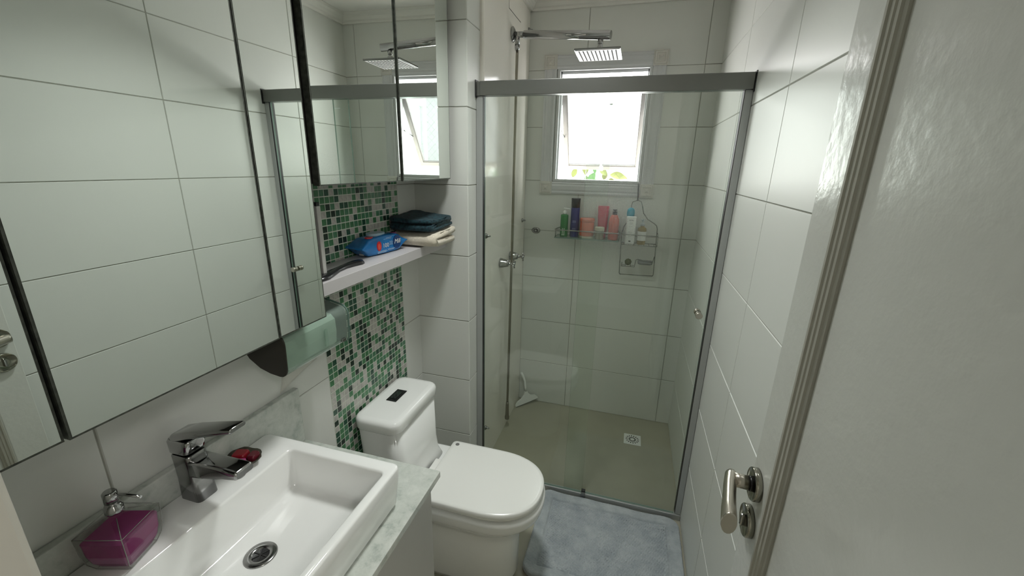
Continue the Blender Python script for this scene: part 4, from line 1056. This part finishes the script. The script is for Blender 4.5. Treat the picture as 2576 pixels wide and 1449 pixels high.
for y, z_, lb in ((-0.716, 1.271, 'small grey cone hook at shoulder height beside the left screen profile'), (-0.059, 1.268, 'small grey cone hook near the back corner of the shower'), (-0.035, 2.302, 'small dark cone hook high in the back corner above the shower arm'), (-0.716, 0.233, 'small grey cone hook low on the shower wall near the floor')):
    bm = B(); lathe(bm, (0.1843, y, z_), (1, 0, 0), [(0.013, 0), (0.0115, 0.005), (0.006, 0.012), (0.004, 0.018), (0.0045, 0.022), (0.002, 0.024)], 16)
    tag(obj('wall_hook', bm, M['chromedull']), lb, 'hook')
bm = B(); lathe(bm, (0.262, -0.0006, 1.203), (0, -1, 0), [(0.024, 0), (0.024, 0.003), (0.020, 0.007), (0.013, 0.008), (0.010, 0.004), (0.009, 0.001)], 28)
for v in bm.verts: v.co.x = 0.262 + (v.co.x - 0.262)*1.15; v.co.z = 1.203 + (v.co.z - 1.203)*0.8
t = thing('wall_outlet', 'oval dark chrome fitting on the back shower wall left of the glass shelf', 'fitting', (0.262, 0, 1.203))
obj('plate', bm, M['chromedull'], t)
bm = B(); ball(bm, (0.264, -0.0085, 1.203), 0.007, n=12); obj('peg', bm, M['chrome'], t)

# glass shelf
gs = thing('glass_shelf', 'glass shelf with a chrome guard rail on the back shower wall', 'shelf', (0.6, -0.06, 1.185))
GZ = 1.190
bm = B(); fs = box(bm, 0.400, 0.772, -0.118, -0.002, GZ - 0.007, GZ); bm.normal_update()
for f in fs:
    if abs(f.normal.z) < 0.5: f.material_index = 1
obj('shelf_plate', bm, [M['shelfglass'], M['glassedge']], gs)
bm = B(); tube(bm, [(0.412, -0.0008, GZ + 0.042), (0.404, -0.05, GZ + 0.042), (0.400, -0.100, GZ + 0.042), (0.404, -0.114, GZ + 0.042), (0.42, -0.118, GZ + 0.042), (0.6, -0.118, GZ + 0.042), (0.752, -0.118, GZ + 0.042), (0.768, -0.114, GZ + 0.042), (0.772, -0.100, GZ + 0.042), (0.760, -0.0008, GZ + 0.042)], 0.0035, 8)
for x in (0.402, 0.770): tube(bm, [(x, -0.09, GZ + 0.042), (x, -0.09, GZ - 0.008)], 0.003, 8)
obj('guard_rail', bm, M['steelwire'], gs)
for x in (0.43, 0.74):
    bm = B(); box(bm, x - 0.01, x + 0.01, -0.03, -0.0008, GZ - 0.016, GZ - 0.0075, bev=0.002); obj('bracket', bm, M['chromedull'], gs)

# toiletries
def bottle(name, label, x, y, z_, prof, m, cap=None, capm=None, sc=(1, 1), parts=()):
    t = thing(name, label, name.split('_')[-1] if name.split('_')[-1] in ('bottle', 'jar', 'tube') else 'bottle', (x, y, z_))
    def go(nm, pr, mm):
        bm = B(); lathe(bm, (0, 0, 0), (0, 0, 1), pr, 22)
        for v in bm.verts: v.co = Vector((x + v.co.x*sc[0], y + v.co.y*sc[1], z_ + v.co.z))
        obj(nm, bm, mm, t)
    go('body', prof, m)
    if cap: go('cap', cap, capm)
    return t
g0 = GZ + 0.0006
c_green = pbr('green_bottle', (0.02, 0.20, 0.045), 0.2); c_blue = pbr('navy_bottle', (0.02, 0.025, 0.17), 0.25); c_cap = pbr('near_black_cap', (0.012, 0.012, 0.02), 0.25)
c_orange = pbr('orange_jar', (0.72, 0.17, 0.09), 0.4); c_red = pbr('crimson_tube', (0.50, 0.015, 0.06), 0.35); c_salmon = pbr('salmon_bottle', (0.62, 0.17, 0.13), 0.35)
c_teal = pbr('teal_bottle', (0.01, 0.30, 0.42), 0.3); c_cream = pbr('cream_jar', (0.62, 0.58, 0.45), 0.4); c_olive = pbr('olive_contents', (0.10, 0.12, 0.05), 0.5)
t = bottle('pump_bottle', 'green bottle with a white pump at the left end of the glass shelf', 0.448, -0.072, g0, [(0.021, 0), (0.0225, 0.003), (0.0225, 0.122), (0.021, 0.127), (0.010, 0.130)], c_green, [(0.011, 0.1302), (0.0115, 0.142), (0.010, 0.144), (0.007, 0.150), (0.0045, 0.151), (0.0045, 0.158), (0.008, 0.159), (0.008, 0.166)], M['white'])
bm = B(); tube(bm, [(0.448, -0.072, g0 + 0.163), (0.472, -0.074, g0 + 0.162), (0.480, -0.075, g0 + 0.158)], 0.0035, 8); obj('spout', bm, M['white'], t)
gp = pbr('pale_green_print', (0.45, 0.6, 0.45), 0.5)
for dx in (-0.008, 0.002):
    bm = B(); box(bm, 0.448 + dx, 0.448 + dx + 0.005, -0.0962, -0.0942, g0 + 0.0135, g0 + 0.05); obj('label_print', bm, gp, t)
bm = B(); box(bm, 0.438, 0.456, -0.0962, -0.0944, g0 + 0.008, g0 + 0.013); obj('label_print', bm, gp, t)
t = bottle('shampoo_bottle', 'tall navy blue bottle with a black cap on the glass shelf', 0.508, -0.060, g0, [(0.024, 0), (0.026, 0.003), (0.0255, 0.165), (0.0245, 0.170)], c_blue, [(0.0255, 0.1705), (0.0265, 0.215), (0.0270, 0.222), (0.0255, 0.224)], c_cap)
bp_ = pbr('blue_grey_print', (0.25, 0.27, 0.5), 0.5)
for zz, h in ((0.085, 0.002), (0.092, 0.003), (0.05, 0.0015), (0.045, 0.0015)):
    bm = B(); box(bm, 0.498, 0.518, -0.0870, -0.0850, g0 + zz, g0 + zz + h); obj('label_print', bm, bp_, t)
t = bottle('cream_jar', 'large orange jar with a pale base on the glass shelf', 0.582, -0.066, g0, [(0.040, 0.012), (0.0415, 0.015), (0.041, 0.088), (0.0395, 0.092)], c_orange, [(0.0425, 0.0925), (0.0425, 0.110), (0.040, 0.113)], c_orange)
bm = B(); lathe(bm, (0.582, -0.066, g0), (0, 0, 1), [(0.039, 0), (0.0405, 0.003), (0.0405, 0.0115)], 28); obj('base', bm, c_cream, t)
t = thing('conditioner_tube', 'crimson upright tube behind the small jar on the glass shelf', 'tube', (0.668, -0.035, g0))
bm = B(); rings(bm, [[(0.668 + u, -0.036 + v, g0 + h) for u, v in rrect(-a, a, -b, b, min(a, b)*0.9, 4)] for h, a, b in ((0.028, 0.026, 0.022), (0.06, 0.028, 0.021), (0.12, 0.030, 0.014), (0.178, 0.0315, 0.003), (0.185, 0.0315, 0.0015))]); obj('body', bm, c_red, t)
bm = B(); lathe(bm, (0.668, -0.036, g0), (0, 0, 1), [(0.022, 0), (0.0225, 0.003), (0.0225, 0.0275)], 22); obj('cap', bm, c_red, t)
t = bottle('small_jar', 'small cream jar with a pale ring lid at the front of the glass shelf', 0.658, -0.088, g0, [(0.023, 0), (0.0245, 0.003), (0.0245, 0.044), (0.023, 0.046)], glassy('jar_glass', (0.7, 0.7, 0.6), 0.05, (0.45, 0.43, 0.33), 0.5), None, None)
bm = B(); lathe(bm, (0.658, -0.088, g0), (0, 0, 1), [(0.0265, 0.0463), (0.0275, 0.050), (0.0275, 0.066), (0.025, 0.069), (0.019, 0.069), (0.018, 0.062), (0.0005, 0.061)], 24, cap1=True); obj('lid', bm, c_cream, t)
t = bottle('lotion_bottle', 'salmon pink bottle with a black pump cap on the glass shelf', 0.735, -0.078, g0, [(0.026, 0), (0.0285, 0.003), (0.029, 0.10), (0.0265, 0.122), (0.018, 0.139), (0.014, 0.142)], c_salmon, [(0.0135, 0.1422), (0.014, 0.158), (0.012, 0.160), (0.006, 0.161), (0.006, 0.165), (0.012, 0.166), (0.012, 0.172)], c_cap)

# wire caddy hanging from the window
cy_ = thing('wire_caddy', 'two tier dark wire shower caddy hanging from the window casing', 'caddy', (0.9, -0.05, 1.0))
bm = B(); W_ = 0.0028
YB = -0.034
frame_l = [(0.852, YB, 1.416), (0.826, YB, 1.405), (0.821, YB, 1.385), (0.822, YB, 1.35), (0.812, YB, 1.30), (0.790, YB, 1.262), (0.783, YB, 1.22), (0.786, YB, 1.10), (0.790, YB, 0.985), (0.795, YB, 0.978)]
frame_r = [(0.852, YB, 1.416), (0.872, YB, 1.408), (0.880, YB, 1.39), (0.892, YB, 1.345), (0.918, YB, 1.312), (0.955, YB, 1.290), (0.970, YB, 1.278), (0.976, YB, 1.26), (0.980, YB, 1.14), (0.984, YB, 0.990), (0.980, YB, 0.983)]
tube(bm, frame_l, W_, 8); tube(bm, frame_r, W_, 8); tube(bm, [(0.795, YB, 0.978), (0.980, YB, 0.983)], W_, 8)
obj('frame', bm, M['steelwire'], cy_)
bm = B(); tube(bm, [(0.852, YB, 1.412), (0.851, YB, 1.45), (0.848, YB, 1.492), (0.846, -0.02, 1.506), (0.846, 0.004, 1.500)], 0.0034, 8); obj('hanger_hook', bm, M['rubber'], cy_)
def basket(z0_, z1_, y0_, nm):
    bm = B()
    xa, xb = 0.787, 0.980
    tube(bm, [(xa, YB, z1_), (xa, y0_, z1_ - 0.006), (xb, y0_, z1_ - 0.006), (xb, YB, z1_)], 0.0025, 8)
    tube(bm, [(xa, YB, z0_), (xa, y0_, z0_), (xb, y0_, z0_), (xb, YB, z0_), (xa, YB, z0_)], 0.0022, 8)
    for k in range(7):
        x = xa + (xb - xa)*(k + 0.5)/7; tube(bm, [(x, YB, z0_), (x, y0_, z0_)], 0.0016, 6)
    for x in (xa, xb): tube(bm, [(x, y0_, z0_), (x, y0_, z1_ - 0.006)], 0.0018, 6)
    obj(nm, bm, M['steelwire'], cy_)
basket(1.172, 1.236, -0.118, 'basket')
bm = B(); xa, xb = 0.789, 0.978
tube(bm, [(0.80, YB, 1.052), (0.80, -0.10, 1.044), (0.872, -0.10, 1.044), (0.876, -0.10, 1.085), (0.885, -0.10, 1.090), (0.968, -0.10, 1.078), (0.978, YB, 1.098)], 0.0024, 8)
tube(bm, [(0.80, -0.07, 1.046), (0.87, -0.07, 1.046)], 0.0016, 6); tube(bm, [(0.82, YB, 1.05), (0.82, -0.10, 1.044)], 0.0016, 6); tube(bm, [(0.85, YB, 1.05), (0.85, -0.10, 1.044)], 0.0016, 6)
obj('soap_rack', bm, M['steelwire'], cy_)
bm = B(); rings(bm, [[(0.929 + u, -0.068 + v, zz) for u, v in rrect(-a, a, -b, b, 0.012, 4)] for zz, a, b in ((1.058, 0.034, 0.022), (1.062, 0.040, 0.028), (1.076, 0.042, 0.030), (1.0765, 0.039, 0.027), (1.064, 0.036, 0.024))]); obj('soap_tray', bm, pbr('grey_tray', (0.22, 0.23, 0.23), 0.4), cy_)
b0 = 1.172 + 0.003
t = thing('white_bottle', 'flat white bottle with dark print standing in the wire caddy', 'bottle', (0.830, -0.088, b0))
bm = B(); rings(bm, [[(0.830 + u, -0.090 + v, b0 + h) for u, v in rrect(-a, a, -b, b, min(a, b)*0.6, 4)] for h, a, b in ((0, 0.024, 0.014), (0.004, 0.0265, 0.016), (0.150, 0.0265, 0.016), (0.155, 0.024, 0.014))]); obj('body', bm, M['white'], t)
text('lettering', 'ISDIN', 0.0095, t, pbr('dark_print', (0.05, 0.05, 0.05), 0.5), (0.830, -0.1066, b0 + 0.134), (1, 0, 0), (0, 0, 1))
bm = B()
for zz, a in ((0.121, 0.010), (0.117, 0.010), (0.113, 0.008), (0.10, 0.011), (0.07, 0.010), (0.065, 0.011), (0.042, 0.009)): box(bm, 0.830 - a, 0.830 + a, -0.1068, -0.1055, b0 + zz, b0 + zz + 0.0012)
obj('label_print', bm, pbr('grey_print', (0.35, 0.36, 0.36), 0.6), t)['kind'] = 'stuff'
text('lettering', 'XC', 0.009, t, M['black'], (0.830, -0.1066, b0 + 0.016), (1, 0, 0), (0, 0, 1)) if False else None
bm = B(); box(bm, 0.824, 0.836, -0.1068, -0.1055, b0 + 0.014, b0 + 0.020); obj('maker_mark', bm, M['black'], t)
t = thing('teal_bottle', 'teal bottle with a domed top behind the white bottle in the caddy', 'bottle', (0.822, -0.056, b0))
bm = B(); lathe(bm, (0.822, -0.0575, b0), (0, 0, 1), [(0.012, 0), (0.0145, 0.003), (0.0145, 0.150), (0.0195, 0.157), (0.0200, 0.172), (0.018, 0.188), (0.011, 0.197), (0.004, 0.200)], 22)
for v in bm.verts: v.co.x = 0.822 + (v.co.x - 0.822)*1.1
obj('body', bm, c_teal, t)
t = thing('pump_bottle', 'clear bottle of golden liquid with a pale pump in the wire caddy', 'bottle', (0.893, -0.078, b0))
bm = B(); lathe(bm, (0.893, -0.078, b0), (0, 0, 1), [(0.022, 0), (0.024, 0.003), (0.024, 0.085), (0.022, 0.092), (0.011, 0.097), (0.011, 0.104)], 22); obj('body', bm, glassy('golden_liquid', (0.75, 0.62, 0.35), 0.05, (0.50, 0.40, 0.18), 0.45), t)
bm = B(); lathe(bm, (0.893, -0.078, b0), (0, 0, 1), [(0.0243, 0.022), (0.0246, 0.024), (0.0246, 0.072), (0.0243, 0.074)], 22, cap0=False, cap1=False); obj('paper_label', bm, M['white'], t)
bm = B(); lathe(bm, (0.893, -0.078, b0), (0, 0, 1), [(0.0125, 0.1045), (0.0125, 0.118), (0.006, 0.120), (0.006, 0.132), (0.009, 0.133), (0.009, 0.142)], 18); tube(bm, [(0.893, -0.078, b0 + 0.139), (0.885, -0.095, b0 + 0.138)], 0.003, 6); obj('pump', bm, glassy('milky_pump', (0.85, 0.88, 0.9), 0.1, (0.7, 0.75, 0.78), 0.5), t)
bm = B()
for k in range(2): ball(bm, (0.835, -0.072, 1.0655), 0.0195, 0, 16, (1, 1, 0.95)) if k == 0 else None
for v in bm.verts:
    d = (v.co - Vector((0.835, -0.072, 1.0655))); v.co += d * 0.08*math.sin(9*math.atan2(d.z, d.x))
tag(obj('scrub_ball', bm, pbr('olive_green', (0.07, 0.09, 0.03), 0.8, noise_amt=0.4, noise_scale=150)), 'small olive green scrub ball on the lower rack of the wire caddy', 'sponge')

# squeegee in the back corner
sq_ = thing('squeegee', 'white plastic squeegee leaning in the back corner of the shower', 'squeegee', (0.25, -0.06, 0))
bm = B(); a_ = Vector((0.196, -0.128, 0.006)); b_ = Vector((0.322, -0.018, 0.035)); dv = (b_ - a_)
upv = Vector((-0.12, 0.10, 0.9)).normalized(); nv = dv.normalized().cross(upv).normalized()
prof = [(0.0, 0.0), (1.0, 0.0), (1.0, 0.012), (0.9, 0.030), (0.72, 0.040), (0.60, 0.060), (0.55, 0.085), (0.45, 0.085), (0.40, 0.060), (0.28, 0.040), (0.1, 0.030), (0.0, 0.012)]
rings(bm, [[a_ + dv*u + upv*v + nv*t for u, v in prof] for t in (-0.006, 0.006)], smooth=False); obj('head', bm, M['white'], sq_)
bm = B(); prism(bm, [(0.01, -0.006), (0.99, -0.006), (0.99, 0.002), (0.01, 0.002)], lambda u, v, t: tuple(a_ + dv*u + upv*v + nv*t), -0.0015, 0.0015); obj('blade', bm, pbr('grey_rubber', (0.12, 0.12, 0.12), 0.6), sq_)
h0 = a_ + dv*0.5 + upv*0.08
bm = B(); tube(bm, [h0, h0 + Vector((-0.008, 0.008, 0.04)), Vector((0.235, -0.045, 0.165)), Vector((0.215, -0.038, 0.205)), Vector((0.203, -0.034, 0.222))], [0.009, 0.0075, 0.0075, 0.009, 0.007], 12); obj('handle', bm, M['white'], sq_)
# floor drain
fd = thing('floor_drain', 'square white floor drain grate in the shower floor', 'drain', (0.968, -0.242, 0))
bm = B(); box(bm, 0.918, 1.018, -0.292, -0.192, 0.0003, 0.003, bev=0.001); obj('plate', bm, M['white'], fd)
bm = B()
for k in range(16):
    a = 2*PI*k/16
    for r0, r1 in ((0.012, 0.022), (0.027, 0.040)):
        c, s = math.cos(a + r0*5), math.sin(a + r0*5); p_, q_ = -s*0.003, c*0.003
        vs = [bm.verts.new((0.968 + c*r + p_*e2, -0.242 + s*r + q_*e2, 0.0033)) for r, e2 in ((r0, -0.7), (r1, -1.1), (r1, 1.1), (r0, 0.7))]
        bm.faces.new(vs)
obj('slots', bm, M['rubber'], fd)['kind'] = 'stuff'
